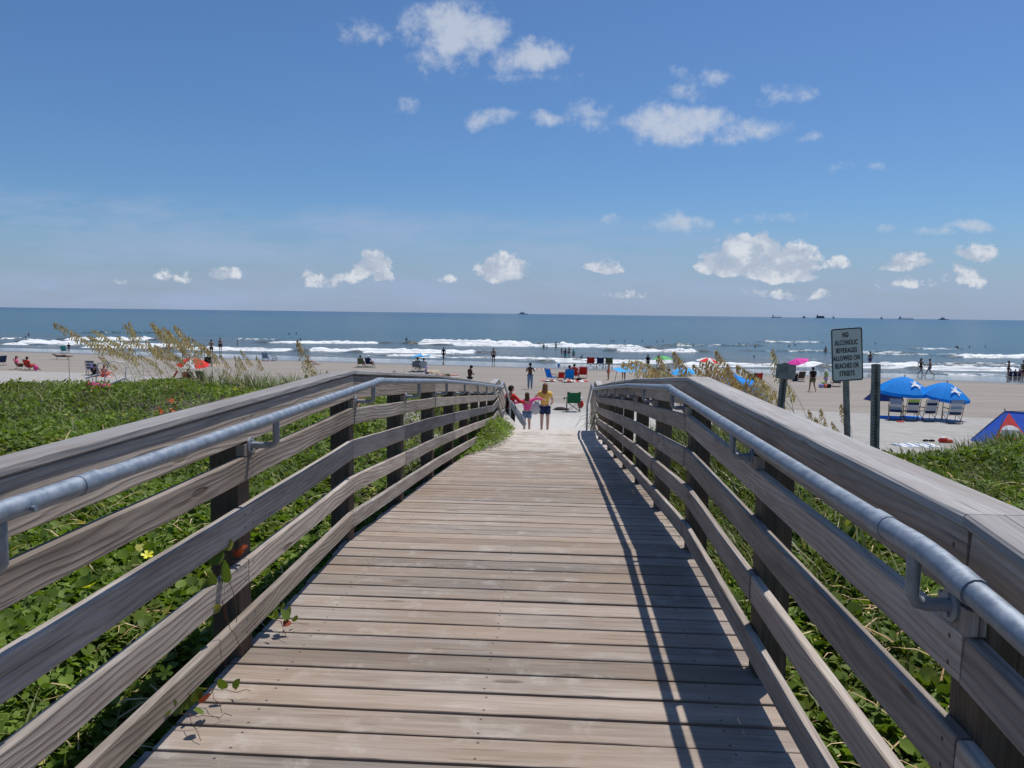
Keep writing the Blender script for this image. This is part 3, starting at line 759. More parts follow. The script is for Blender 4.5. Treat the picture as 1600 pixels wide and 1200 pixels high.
for i in range(8):         # stragglers towards the left railing
    px = ro.uniform(375, 440); k = ro.choice([2, 5]); p = atd(px, ro.uniform(11.5, 13.5)); oat(p, ro.uniform(.6, .85), ro.uniform(-.5, .5), k, 'thin sea oats with %s head between the left clump and the railing' % HEADW[k], 'thin sea oats left of the railing', ro.uniform(-.30, -.1))
for px, d, sc, lab in ((528, 8.6, 1.08, 'tall lone sea oats stalk rising above the bend of the left railing cap'), (560, 9.2, .92, 'lone sea oats stalk just right of the left railing cap bend, middle of three'),
                       (592, 9.4, .84, 'lone sea oats stalk leaning over the left railing, rightmost of three near the cap bend'), (655, 12, .95, 'small sea oats head leaning over the left railing near the light blue umbrella')):
    oat(atd(px, d), sc, .1, ro.choice([2, 5]), lab, None, -.12)
for i in range(32):        # clump beyond the right railing
    px = ro.choice([ro.gauss(1175, 28), ro.gauss(1190, 30), ro.gauss(1268, 18), ro.uniform(1110, 1295), ro.uniform(1120, 1220)]); px = max(1108, px); d = ro.uniform(7.4, 9.6); k = ro.choice([0, 0, 1, 3, 4, 5])
    p = atd(px, d); p.z = max(p.z, -.32); top = ro.uniform(.78, 1.20) if px > 1100 else ro.uniform(.6, .85)
    oat(p, min(1.25, (top-p.z)/1.12), ro.uniform(-.5, .5), k, olabel(k, px, 'the right railing clump', MR), 'sea oats beyond the right railing', ro.uniform(-.26, .0))
for i in range(4):
    px = ro.uniform(1090, 1118); k = ro.choice([0, 1, 3, 3]); p = atd(px, ro.uniform(9.8, 11.2)); p.z = max(p.z, -.25); oat(p, ro.uniform(.92, 1.12), ro.uniform(-.2, .2), k, 'sea oats with %s head leaning towards the light blue canopy' % HEADW[k], 'sea oats in front of the light blue canopy', ro.uniform(-.34, -.20))
for i in range(6):
    p = atd(ro.uniform(1290, 1345), ro.uniform(8.0, 9)); oat(p, ro.uniform(.5, .68), ro.uniform(-.4, .4), 2, 'short thin sea oats stalk between the two sign posts', 'thin sea oats near the sign', ro.uniform(-.2, .2))

# small things in the green ---------------------------------------
M_YEL = plain('yellow_petal', (.75, .70, .04), .5, trans=(.2, .2, .0))
def flower_mesh():
    mb = MB()
    for k in range(5):
        a = k*2*math.pi/5; c, s = math.cos(a), math.sin(a)
        pts = [(0, 0, 0)]
        for (u, w, h) in ((.5, -.28, .25), (1, -.3, .38), (1.1, 0, .36), (1, .3, .38), (.5, .28, .25)): pts.append((u*c-w*s, u*s+w*c, h))
        mb.addv([tuple(q*.028 for q in p) for p in pts], [(0, 1, 2), (0, 2, 3), (0, 3, 4), (0, 4, 5)])
    return mb.mesh('flower')
fm = flower_mesh()
for i, (px, d) in enumerate([(245, 3.4), (222, 4.7), (300, 4.9), (560, 5.6), (150, 2.9), (210, 3.9), (425, 4.4), (452, 4.0), (230, 4.3), (640, 6.2), (405, 5.2), (128, 4.1), (270, 5.6), (1060, 5.2)]):
    p = atd(px, d); p.z += float(canopy(np.array([p.x]), np.array([p.y]))[0])+.05
    o = link('flower', fm, M_YEL, loc=p, rot=(random.uniform(.2, .9), random.uniform(-.3, .3), i), scale=(1.25,)*3)
    tag(o, 'small yellow flower among the leaves %s' % ('beyond the right railing' if px > 900 else 'seen between the left boards near the bottom left corner' if px < 200 else 'left of the nearest left post' if px < 305 else 'between the first and second left posts' if px < 500 else 'beyond the second left post'), 'flower', 'yellow flowers in the ground cover')

def vine(label, P0, pts, rleaf, big=()):
    v = empty('creeper_vine', P0, 0, label, 'vine')
    mb = MB()
    for pp in pts:
        q = [Vector(pp[0])]
        for a_, b_ in zip(pp[:-1], pp[1:]):
            for t_ in (.33, .66, 1): q.append(Vector(a_).lerp(Vector(b_), t_)+Vector([random.uniform(-.008, .008) for _ in range(3)])*(t_ < 1))
        mb.tube(q, .0014, 5)
    mb.build('stem', M_VSTEM, v)
    return v
LEAFP = [(0, .04), (-.16, -.04), (-.34, .06), (-.47, .28), (-.46, .52), (-.33, .76), (-.15, .93), (0, 1.02), (.14, .92), (.32, .77), (.47, .54), (.46, .27), (.35, .05), (.17, -.03)]
def leaf_obj(parent, p, s, rot, m, tint=.4):
    me = bpy.data.meshes.new('leaf'); c1 = random.uniform(.1, .3); c2 = random.uniform(-.15, .1)
    T = [(0, .45*s, 0)]+[(x*s, y*s, (abs(x)*c1+c2*(y-.4)**2+random.uniform(-.02, .02))*s) for x, y in LEAFP]; n = len(LEAFP)
    me.from_pydata(T, [], [(0, i+1, (i+1) % n+1) for i in range(n)]); me.polygons.foreach_set('use_smooth', [True]*n)
    at = me.attributes.new('tint', 'FLOAT', 'POINT'); at.data.foreach_set('value', [tint]*len(T))
    link('leaf', me, m, parent, loc=p, rot=rot)
v1 = vine('creeper with big green leaves and red dead leaves on the nearest left post', (-1.435, 3.1, .44), [
    [(0, .02, .18), (.02, .0, .05), (.03, -.02, -.08), (.05, 0, -.2), (.09, .03, -.3)], [(.02, .0, .05), (.06, .02, -.05), (.07, .02, -.18)], [(0, .02, .1), (-.02, .1, .0), (-.03, .2, -.1)],
    [(0, .05, .15), (.0, .12, .05), (.01, .22, .02)], [(0, 0, 0), (-.01, .1, -.15), (-.02, .12, -.3), (-.02, .1, -.42)]], None)
for i, (p, s, r, m_, t_) in enumerate([((.0, -.05, .10), .10, (1.2, .4, .6), M_LEAF, .3), ((.02, .0, .02), .12, (1.6, -.5, 2.4), M_LEAF, .45), ((-.01, -.10, .0), .10, (1.9, .2, 1.2), M_LEAF, .6), ((.02, .04, .13), .07, (1.0, .1, .2), M_LEAF, .95),
        ((.02, .12, .10), .045, (.6, .4, 1.5), M_RED, .4), ((.03, .15, .08), .04, (1., -.4, 4.0), M_RED, .8), ((.02, .19, .09), .042, (.4, .4, 5.2), M_RED, .6), ((.01, .10, .16), .05, (1.5, .4, 3), M_RED, .3),
        ((.015, .17, .06), .05, (1.9, .1, .5), M_RED, .1), ((-.02, .1, -.2), .06, (1.5, .3, 2), M_RED, .2), ((-.02, .14, -.28), .05, (1.8, .3, 1), M_RED, .1), ((.03, -.08, -.10), .06, (1.2, .2, 4), M_LEAF, .95)]):
    leaf_obj(v1, p, s*.85, r, m_, t_)
for lab, P0, sd in (('small creeper sprig poking under the left bottom board onto the deck, nearer one', (-1.385, 2.90, .02), 1), ('small creeper sprig poking under the left bottom board onto the deck, farther one', (-1.37, 3.6, .02), 2),
                    ('green leafy runner coming through the left boards further down the deck', (-1.385, 2.72, .01), 3)):
    v = vine(lab, P0, [[(-.08, 0, .04), (0, .01, .05), (.07, .05, .02), (.13, .09, .004)], [(0, .01, .05), (.05, -.05, .03), (.09, -.09, .004)]], None)
    r2 = random.Random(sd)
    for i in range(9): leaf_obj(v, (r2.uniform(-.08, .07), r2.uniform(-.10, .10), r2.uniform(.01, .10)), r2.uniform(.035, .062), (r2.uniform(-.5, 1.6), r2.uniform(-.5, .5), r2.uniform(0, 6)), M_RED if i in (2,) else M_LEAF, r2.uniform(.2, .8))
# orange dead leaves on the far left posts and red leaf patches
M_ORG = plain('orange_dead_leaf', (.62, .16, .05), .6, trans=(.2, .05, .01))
for lab, P0, sd in (('orange dead creeper leaves behind the left railing boards', (-1.75, 6.3, .78), 4), ('reddish dead leaves low in the plants at the far right edge', (6.85, 6.75, gz1(6.85, 6.75)+.12), 5),
                    ('second reddish dead leaf patch at the right edge behind the cap board', (6.6, 6.4, gz1(6.6, 6.4)+.10), 6)):
    v = empty('dead_plant', P0, 0, lab, 'plant'); r2 = random.Random(sd)
    for i in range(14): leaf_obj(v, (r2.gauss(0, .12), r2.gauss(0, .12), r2.uniform(-.10, .10)), r2.uniform(.05, .08), (r2.uniform(-.5, 1.6), r2.uniform(-.5, .5), r2.uniform(0, 6)), M_ORG if sd == 4 else M_RED, r2.uniform(.1, .8))
    MB().tube([(0, 0, -.35), (.01, 0, -.1), (0, .02, .1)], .004, 5).build('stem', M_STEM, v)
# dry grass tuft on the right end post
t = empty('dry_grass', (XR-.02, 17.7, deckz(17.7)), 0, 'wiry dry grass tuft drooping beside the lowest post of the right railing', 'grass')
mb = MB(); r2 = random.Random(9)
for i in range(22):
    a = r2.uniform(2.2, 4.2); L = r2.uniform(.25, .6); h = r2.uniform(.2, .65)
    mb.tube([(0, 0, 0), (math.cos(a)*L*.3, math.sin(a)*L*.3, h), (math.cos(a)*L*.75, math.sin(a)*L*.75, h*.85), (math.cos(a)*L, math.sin(a)*L, h*.3)], [.006, .005, .004, .002], 4)
mb.build('blade', M_STEM, t)
# ------------------------------------------------------------------ fabrics, skins
PC = {}
def col(name, c, rough=.75, **k):
    if name not in PC: PC[name] = plain(name, c, rough, .2, .10, 10, **k)
    return PC[name]
BLUE = col('royal_blue_cloth', (.003, .215, .62), trans=(.004, .07, .24)); SKYB = col('light_blue_cloth', (.07, .42, .80), trans=(.03, .15, .28))
NAVY = col('navy_cloth', (.02, .035, .10)); WHITE = col('white_cloth', (.78, .78, .76)); RED = col('red_cloth', (.52, .025, .02)); BLACK = col('black_cloth', (.015, .015, .018))
PINK = col('pink_cloth', (.78, .09, .26)); HOTPINK = col('magenta_cloth', (.70, .05, .35), trans=(.2, .01, .1)); YELLOW = col('yellow_cloth', (.78, .47, .10)); GREY = col('grey_cloth', (.22, .23, .25)); PALEGREY = col('pale_grey_cloth', (.50, .51, .53))
GREEN = col('dark_green_cloth', (.012, .11, .045)); TEAL = col('teal_cloth', (.05, .36, .33)); JEANS = col('denim_cloth', (.15, .22, .34)); OLIVE = col('olive_cloth', (.13, .14, .06)); BROWN = col('brown_mesh_cloth', (.075, .055, .042))
CORAL = col('coral_cloth', (.75, .16, .10)); PURPLE = col('lilac_cloth', (.36, .32, .60)); STEELBLUE = col('grey_blue_cloth', (.20, .29, .42)); RED_T = col('red_umbrella_cloth', (.60, .03, .025), trans=(.25, .01, .01))
METAL = col('dark_tube', (.10, .09, .085), .5); WMETAL = col('white_tube', (.70, .70, .68), .4); WOODP = col('brown_umbrella_pole', (.22, .13, .07)); LIME = col('lime_cloth', (.35, .50, .10)); ORANGE = col('orange_plastic', (.80, .22, .08), .5)
SK = {'tan': col('tan_skin', (.40, .215, .14), .6), 'fair': col('fair_skin', (.56, .34, .26), .6), 'brown': col('brown_skin', (.115, .058, .036), .55), 'pinkish': col('sunburnt_skin', (.60, .27, .20), .6)}
HAIR = {'black': col('black_hair', (.010, .008, .007), .6), 'brown': col('brown_hair', (.085, .038, .018), .55), 'auburn': col('auburn_hair', (.20, .085, .035), .5), 'grey': col('white_hair', (.60, .58, .54), .7)}

# ------------------------------------------------------------------ people
def base_joints():
    J = {'pelvis': ((0, 0, .94), .118), 'waist': ((0, 0, 1.09), .108), 'chest': ((0, 0, 1.29), .138), 'neck': ((0, -.005, 1.455), .055), 'skull': ((0, .01, 1.55), .050)}
    for s, n in ((-1, 'L'), (1, 'R')):
        J['sh'+n] = ((s*.165, 0, 1.40), .058); J['el'+n] = ((s*.225, -.02, 1.13), .041); J['wr'+n] = ((s*.235, .05, .89), .028); J['ha'+n] = ((s*.235, .07, .82), .032)
        J['hip'+n] = ((s*.085, 0, .88), .088); J['kn'+n] = ((s*.095, .015, .49), .056); J['an'+n] = ((s*.095, -.02, .085), .036); J['to'+n] = ((s*.115, .13, .03), .032)
    return J
EDG = [('pelvis', 'waist'), ('waist', 'chest'), ('chest', 'neck'), ('neck', 'skull')]+[(a+n, b+n) for n in 'LR' for a, b in (('sh', 'el'), ('el', 'wr'), ('wr', 'ha'), ('hip', 'kn'), ('kn', 'an'), ('an', 'to'))] \
    + [('chest', 'shL'), ('chest', 'shR'), ('pelvis', 'hipL'), ('pelvis', 'hipR')]
def setj(J, **kw):
    for k, v in kw.items(): J[k] = (v, J[k][1])
def pose_joints(kind):
    J = base_joints()
    if kind == 'stand': pass
    elif kind == 'fold':       # both forearms brought up to the chest
        setj(J, elL=(-.25, .02, 1.16), wrL=(-.10, .20, 1.22), haL=(-.04, .22, 1.25), elR=(.27, .02, 1.17), wrR=(.14, .19, 1.30), haR=(.08, .20, 1.36))
    elif kind == 'side_hold':
        setj(J, elL=(-.20, .04, 1.15), wrL=(-.08, .22, 1.12), haL=(-.03, .26, 1.12), elR=(.20, .06, 1.15), wrR=(.08, .24, 1.15), haR=(.02, .28, 1.15), neck=(0, .03, 1.455), skull=(0, .07, 1.54))
    elif kind in ('walk', 'stride'):
        q = 1 if kind == 'walk' else 1.35
        setj(J, knL=(-.09, .16*q, .50), anL=(-.09, .22*q, .09), toL=(-.09, .36*q, .05), knR=(.09, -.03, .50), anR=(.09, -.32*q, .13), toR=(.09, -.20*q, .03),
             elL=(-.23, -.10, 1.14), wrL=(-.23, -.10, .90), haL=(-.23, -.09, .83), elR=(.23, .06, 1.14), wrR=(.22, .22, .93), haR=(.22, .26, .87), hipL=(-.085, .02, .88))
    elif kind == 'arms_out':   # girl, both arms stretched sideways
        setj(J, elL=(-.40, .0, 1.30), wrL=(-.64, .03, 1.36), haL=(-.72, .04, 1.38), elR=(.38, .02, 1.50), wrR=(.60, .06, 1.44), haR=(.67, .08, 1.42))
    elif kind == 'bag':        # woman, left arm reaching out to the side and down to the bag
        setj(J, elL=(-.34, .04, 1.20), wrL=(-.40, .16, 1.02), haL=(-.42, .19, .96), elR=(.24, .03, 1.15), wrR=(.20, .20, 1.02), haR=(.17, .25, 1.00))
    elif kind == 'board':      # man carrying a long bag, arm out to the right
        setj(J, elL=(-.21, .05, 1.12), wrL=(-.18, .22, 1.0), haL=(-.16, .27, .97), elR=(.32, .10, 1.20), wrR=(.52, .16, 1.20), haR=(.60, .18, 1.19))
    elif kind == 'sit':        # on the sand, knees up a little
        setj(J, pelvis=(0, 0, .13), waist=(0, -.03, .28), chest=(0, -.02, .48), neck=(0, .03, .64), skull=(0, .05, .73))
        for s, n in ((-1, 'L'), (1, 'R')):
            setj(J, **{'sh'+n: (s*.165, -.01, .59), 'el'+n: (s*.24, .06, .36), 'wr'+n: (s*.20, .25, .33), 'ha'+n: (s*.18, .32, .32), 'hip'+n: (s*.09, .05, .12), 'kn'+n: (s*.12, .42, .36), 'an'+n: (s*.12, .70, .06), 'to'+n: (s*.13, .84, .04)})
    elif kind == 'chairsit':   # low chair, leaning back
        setj(J, pelvis=(0, 0, .36), waist=(0, -.06, .50), chest=(0, -.14, .69), neck=(0, -.16, .85), skull=(0, -.14, .94))
        for s, n in ((-1, 'L'), (1, 'R')):
            setj(J, **{'sh'+n: (s*.17, -.15, .80), 'el'+n: (s*.27, -.05, .56), 'wr'+n: (s*.25, .18, .54), 'ha'+n: (s*.24, .25, .53), 'hip'+n: (s*.09, .05, .36), 'kn'+n: (s*.11, .44, .45), 'an'+n: (s*.11, .62, .09), 'to'+n: (s*.12, .77, .05)})
    elif kind == 'crouch':
        setj(J, pelvis=(0, -.12, .34), waist=(0, -.05, .48), chest=(0, .08, .64), neck=(0, .18, .76), skull=(0, .24, .83))
        for s, n in ((-1, 'L'), (1, 'R')):
            setj(J, **{'sh'+n: (s*.16, .13, .72), 'el'+n: (s*.20, .25, .50), 'wr'+n: (s*.12, .40, .34), 'ha'+n: (s*.1, .45, .28), 'hip'+n: (s*.09, -.10, .33), 'kn'+n: (s*.13, .28, .42), 'an'+n: (s*.12, .02, .09), 'to'+n: (s*.13, .15, .03)})
    elif kind == 'lie':        # lying on the front or back along +X
        out = {}
        for k, (c, r) in J.items(): out[k] = ((c[2]-.9, c[0], .13+max(0, c[1])*.4+(.02 if k in ('neck', 'skull') else 0)), r)
        return out
    return J
def skinmesh(J, names, edges, grow=0., extra=None, sub=1):
    idx = {n: i for i, n in enumerate(names)}
    me = bpy.data.meshes.new('skin_tmp')
    me.from_pydata([J[n][0] for n in names], [(idx[a], idx[b]) for a, b in edges if a in idx and b in idx], [])
    o = bpy.data.objects.new('skin_tmp', me); COL.objects.link(o)
    md = o.modifiers.new('s', 'SKIN'); md.use_smooth_shade = True
    if not me.skin_vertices: me.skin_vertices.new()
    for n, i in idx.items():
        r = J[n][1]+grow+(extra or {}).get(n, 0)
        me.skin_vertices[0].data[i].radius = (r, r*(.82 if n in ('chest', 'waist', 'pelvis') else 1))
    me.skin_vertices[0].data[0].use_root = True
    sb = o.modifiers.new('b', 'SUBSURF'); sb.levels = sub; sb.render_levels = sub
    dg = bpy.context.evaluated_depsgraph_get(); dg.update()
    out = bpy.data.meshes.new_from_object(o.evaluated_get(dg), depsgraph=dg)
    bpy.data.objects.remove(o); out.materials.clear(); return out
def mesh_to_mb(me):
    mb = MB(); mb.addv([v.co[:] for v in me.vertices], [tuple(p.vertices) for p in me.polygons]); return mb
def mid(J, a, b, t, r): p = Vector(J[a][0]).lerp(Vector(J[b][0]), t); return (tuple(p), r)
BODY = {}
def body_parts(kind):
    if kind in BODY: return BODY[kind]
    J = pose_joints(kind); P = {}
    me = skinmesh(J, list(J), EDG); mb = mesh_to_mb(me)
    up = (Vector(J['skull'][0])-Vector(J['neck'][0])).normalized(); fw = Vector((0, 1, 0))
    if kind == 'lie': fw = Vector((0, 0, 1)); up = Vector((1, 0, 0))
    else: up = (up+Vector((0, 0, 1.5))).normalized()
    c = Vector(J['skull'][0])+up*.075+fw*.012
    q = up.cross(fw).normalized()
    R = Matrix((-q, fw, up)).transposed()
    def hp(v): return tuple(c+R @ Vector(v))
    hb = MB().ball((0, 0, 0), .1, 12, 9, (.80, .95, 1.16))
    hb.v = [(x*(1-.18*max(0, -z/.11)), y+(.010 if z < -.04 and y > 0 else 0), z) for x, y, z in hb.v]
    hb.ball((0, .100, -.012), .016, 6, 5, (.8, 1.1, 1.3))                      # nose
    hb.ball((0, .086, -.052), .016, 6, 4, (1.5, .6, .45))                       # mouth
    for s in (-1, 1): hb.ball((s*.080, -.005, -.01), .022, 6, 5, (.35, .8, 1.2)); hb.ball((s*.030, .082, .014), .011, 6, 4, (1.2, .7, .7))
    mb.addv([hp(v) for v in hb.v], hb.f)
    for n, s in (('L', -1), ('R', 1)):                                          # five fingers on each hand
        w, h = Vector(J['wr'+n][0]), Vector(J['ha'+n][0]); d = (h-w).normalized()
        sd = d.cross(Vector((s, 0, 0))); sd = sd.normalized() if sd.length > .2 else Vector((0, 1, 0)); nn = d.cross(sd).normalized()
        for i, L in enumerate((.062, .072, .066, .052)):
            o_ = sd*(-.026+.0175*i); mb.tube([h+o_*.9-d*.01, h+o_+d*L*.6+nn*.006, h+o_+d*L+nn*.018], [.0095, .0085, .006], 5)
        mb.tube([w+d*.03, w+d*.055-sd*.035, w+d*.095-sd*.042], [.012, .010, .007], 5)
    P['body'] = mb.mesh('body', True)
    h = MB().ball((0, -.014, .016), .104, 12, 9, (.86, .98, 1.10)); h.v = [(x, y-(.035 if z < .02 and y > -.02 else 0), z+(.045 if (y > .02 and z < .02) else 0)) for x, y, z in h.v]
    P['short'] = MB().addv([hp(v) for v in h.v], h.f).mesh('hair', True)
    L = MB(); L.addv([hp(v) for v in h.v], h.f)
    k = MB().ball((0, -.068, -.11), .1, 10, 8, (.92, .52, 1.75)); L.addv([hp(v) for v in k.v], k.f); P['long'] = L.mesh('hair', True)
    L = MB(); L.addv([hp(v) for v in h.v], h.f); k = MB().ball((0, -.11, -.08), .05, 8, 7, (.9, .7, 2.2)); L.addv([hp(v) for v in k.v], k.f); P['pony'] = L.mesh('hair', True)
    L = MB(); L.addv([hp(v) for v in h.v], h.f); L.addv([hp(v) for v in MB().ball((0, .0, .045), .1, 14, 4, (1.7, 1.8, .12)).v], MB().ball((0, 0, 0), 1, 14, 4).f)
    P['hat'] = L.mesh('hat', True)
    K = dict(J)
    for n in 'LR': K['ms'+n] = mid(J, 'sh'+n, 'el'+n, .62, .060); K['mt'+n] = mid(J, 'hip'+n, 'kn'+n, .62, .098); K['mh'+n] = mid(J, 'hip'+n, 'kn'+n, .30, .100)
    K['hem'] = mid(J, 'pelvis', 'waist', .1, .120)
    P['tee'] = skinmesh(K, ['hem', 'waist', 'chest', 'shL', 'shR', 'msL', 'msR'], [('hem', 'waist'), ('waist', 'chest'), ('chest', 'shL'), ('chest', 'shR'), ('shL', 'msL'), ('shR', 'msR')], .022, {'shL': .006, 'shR': .006})
    P['longtee'] = skinmesh(K, ['hem', 'waist', 'chest', 'shL', 'shR', 'elL', 'elR', 'wrL', 'wrR'], [('hem', 'waist'), ('waist', 'chest'), ('chest', 'shL'), ('chest', 'shR'), ('shL', 'elL'), ('shR', 'elR'), ('elL', 'wrL'), ('elR', 'wrR')], .020)
    P['tank'] = skinmesh(K, ['hem', 'waist', 'chest'], [('hem', 'waist'), ('waist', 'chest')], .020)
    P['shorts'] = skinmesh(K, ['pelvis', 'hipL', 'hipR', 'mtL', 'mtR'], [('pelvis', 'hipL'), ('pelvis', 'hipR'), ('hipL', 'mtL'), ('hipR', 'mtR')], .022, {'mtL': -.012, 'mtR': -.012})
    P['trunks'] = skinmesh(K, ['pelvis', 'hipL', 'hipR', 'mhL', 'mhR'], [('pelvis', 'hipL'), ('pelvis', 'hipR'), ('hipL', 'mhL'), ('hipR', 'mhR')], .016, {'mhL': -.012, 'mhR': -.012})
    P['pants'] = skinmesh(J, ['pelvis', 'hipL', 'hipR', 'knL', 'knR', 'anL', 'anR'], [('pelvis', 'hipL'), ('pelvis', 'hipR'), ('hipL', 'knL'), ('hipR', 'knR'), ('knL', 'anL'), ('knR', 'anR')], .020)
    z = [v.co.z for v in P['body'].vertices]; P['H'] = max(z)-min(z)
    BODY[kind] = P; return P
def person(loc, kind, label, hgt=None, rz=0., skin='tan', hair='black', hs='short', top=None, bot=('trunks', NAVY), group=None, s=None):
    P = body_parts(kind)
    sc = s if s else (hgt/P['H'] if hgt else 1.); sc = min(max(sc, .5), 1.14)
    e = empty('person', loc, rz, label, 'person', group); e.scale = (sc*1.10, sc*1.10, sc)
    link('body', P['body'], SK[skin], e)
    link('hat' if hs == 'hat' else 'hair', P[hs], HAIR[hair] if isinstance(hair, str) else hair, e)
    if top: link('shirt' if top[0] != 'tank' else 'swim_top', P[top[0]], top[1], e)
    if bot: link('trousers' if bot[0] == 'pants' else 'shorts', P[bot[0]], bot[1], e)
    return e
def person_px(px, py, hpx, kind, label, zfix=None, sink=0., **k):
    p = hit(px, py, zfix=zfix); p.z -= sink
    return person(p, kind, label, hgt=(hpx*depth(p)/F+sink) if hpx else None, **k)

# ------------------------------------------------------------------ beach furniture
def low_chair(loc, rz, fabric, label, s=1., frame=None, group=None):
    e = empty('beach_chair', loc, rz, label, 'chair', group); e.scale = (s,)*3; fr = frame or METAL
    mb = MB(); r = .013
    for x in (-.29, .29):
        mb.tube([(x, -.38, .86), (x, -.16, .26), (x, .30, .30)], r, 5); mb.tube([(x, -.30, .02), (x, .26, .44), (x, -.28, .50)], r, 5); mb.tube([(x, .30, .30), (x, .12, .02), (x, -.30, .02)], r, 5)
        mb.box((x, 0, .505), (.05, .42, .02))
    for y, z in ((-.38, .86), (-.30, .02), (.12, .02), (.30, .30)): mb.tube([(-.29, y, z), (.29, y, z)], r, 5)
    mb.build('frame', fr, e)
    MB().addv([(-.27, -.375, .84), (.27, -.375, .84), (.27, -.17, .28), (-.27, -.17, .28), (-.27, -.36, .84), (.27, -.36, .84), (.27, -.155, .28), (-.27, -.155, .28)],
              [(0, 1, 2, 3), (7, 6, 5, 4), (0, 4, 5, 1), (3, 2, 6, 7), (0, 3, 7, 4), (1, 5, 6, 2)]).build('backrest', fabric, e, smooth=False)
    MB().box((0, .07, .275), (.54, .44, .02)).build('seat', fabric, e, smooth=False)
    return e
def quad_chair(loc, rz, fabric, label, s=1., group=None):
    e = empty('folding_chair', loc, rz, label, 'chair', group); e.scale = (s,)*3; r = .011; mb = MB()
    for y in (-.24, .26):
        mb.tube([(-.30, y, .02), (.28, y, .42)], r, 6); mb.tube([(.30, y, .02), (-.28, y, .42)], r, 6)
    for x in (-.30, .30):
        mb.tube([(x, -.24, .02), (x, .26, .42)], r, 6); mb.tube([(x, .26, .02), (x, -.24, .42)], r, 6)
        mb.tube([(x, -.24, .02), (x, -.27, .50), (x, -.36, .95)], r, 6); mb.tube([(x, .26, .02), (x, .26, .62)], r, 6)
        for y in (-.24, .26): mb.box((x, y, .015), (.05, .05, .03))
    mb.build('frame', METAL, e)
    vs = [(-.30, -.365, .95), (-.15, -.372, .90), (.15, -.372, .90), (.30, -.365, .95), (-.30, -.27, .46), (.30, -.27, .46), (.27, -.25, .42), (-.27, -.25, .42)]
    vs2 = [(x, y+.012, z) for x, y, z in vs]
    MB().addv(vs+vs2, [(0, 1, 2, 3, 5, 6, 7, 4), (12, 15, 14, 13, 11, 10, 9, 8), (0, 8, 9, 1), (1, 9, 10, 2), (2, 10, 11, 3), (3, 11, 13, 5), (4, 12, 8, 0)]).build('backrest', fabric, e, smooth=False)
    MB().addv([(-.28, -.24, .42), (.28, -.24, .42), (.28, .26, .44), (-.28, .26, .44), (-.2, 0, .38), (.2, 0, .38)], [(0, 1, 5, 4), (1, 2, 5), (2, 3, 4, 5), (3, 0, 4)]).build('seat', fabric, e)
    for x in (-.30, .30): MB().box((x, 0, .625), (.07, .54, .018)).build('armrest', fabric, e, smooth=False)
    cup = MB().tube([(-.40, .17, .54), (-.40, .17, .63)], .045, 10); cup.build('cup_holder', METAL, e)
    return e
def tall_chair(loc, rz, label, bands, group='striped beach chairs under the blue umbrellas', s=1., lean=.0):
    e = empty('striped_chair', loc, rz, label, 'chair', group); e.scale = (s,)*3; mb = MB(); fr = col('bronze_tube', (.12, .085, .06), .45)
    for x in (-.29, .29):
        mb.tube([(x, -.34, 1.00), (x, -.17, .36), (x, -.05, .02)], .014, 6); mb.tube([(x, -.30, .02), (x, .34, .42)], .014, 6); mb.tube([(x, -.20, .62), (x, .28, .62), (x, .36, .02)], .014, 6)
        mb.box((x, .03, .635), (.06, .50, .022))
    for y, z in ((-.34, 1.0), (-.05, .03), (.34, .42), (-.30, .02)): mb.tube([(-.29, y, z), (.29, y, z)], .013, 6)
    mb.build('frame', fr, e)
    n = len(bands)
    for i, b in enumerate(bands):
        t0, t1 = i/n, (i+1)/n-.004
        def P(t, off): return (-.335+.165*t+off, .98-.62*t)
        (ya, za), (yb, zb) = P(t0, 0), P(t1, 0)
        vs = []
        for o in (0, .012): vs += [(-.245, ya+o, za), (.245, ya+o, za), (.245, yb+o, zb), (-.245, yb+o, zb)]
        MB().addv(vs, [(0, 1, 2, 3), (7, 6, 5, 4), (0, 4, 5, 1), (3, 2, 6, 7), (0, 3, 7, 4), (1, 5, 6, 2)]).build('fabric_band', b, e, smooth=False)
    MB().box((0, .09, .385), (.50, .48, .015)).build('seat', bands[0], e, smooth=False)
    return e
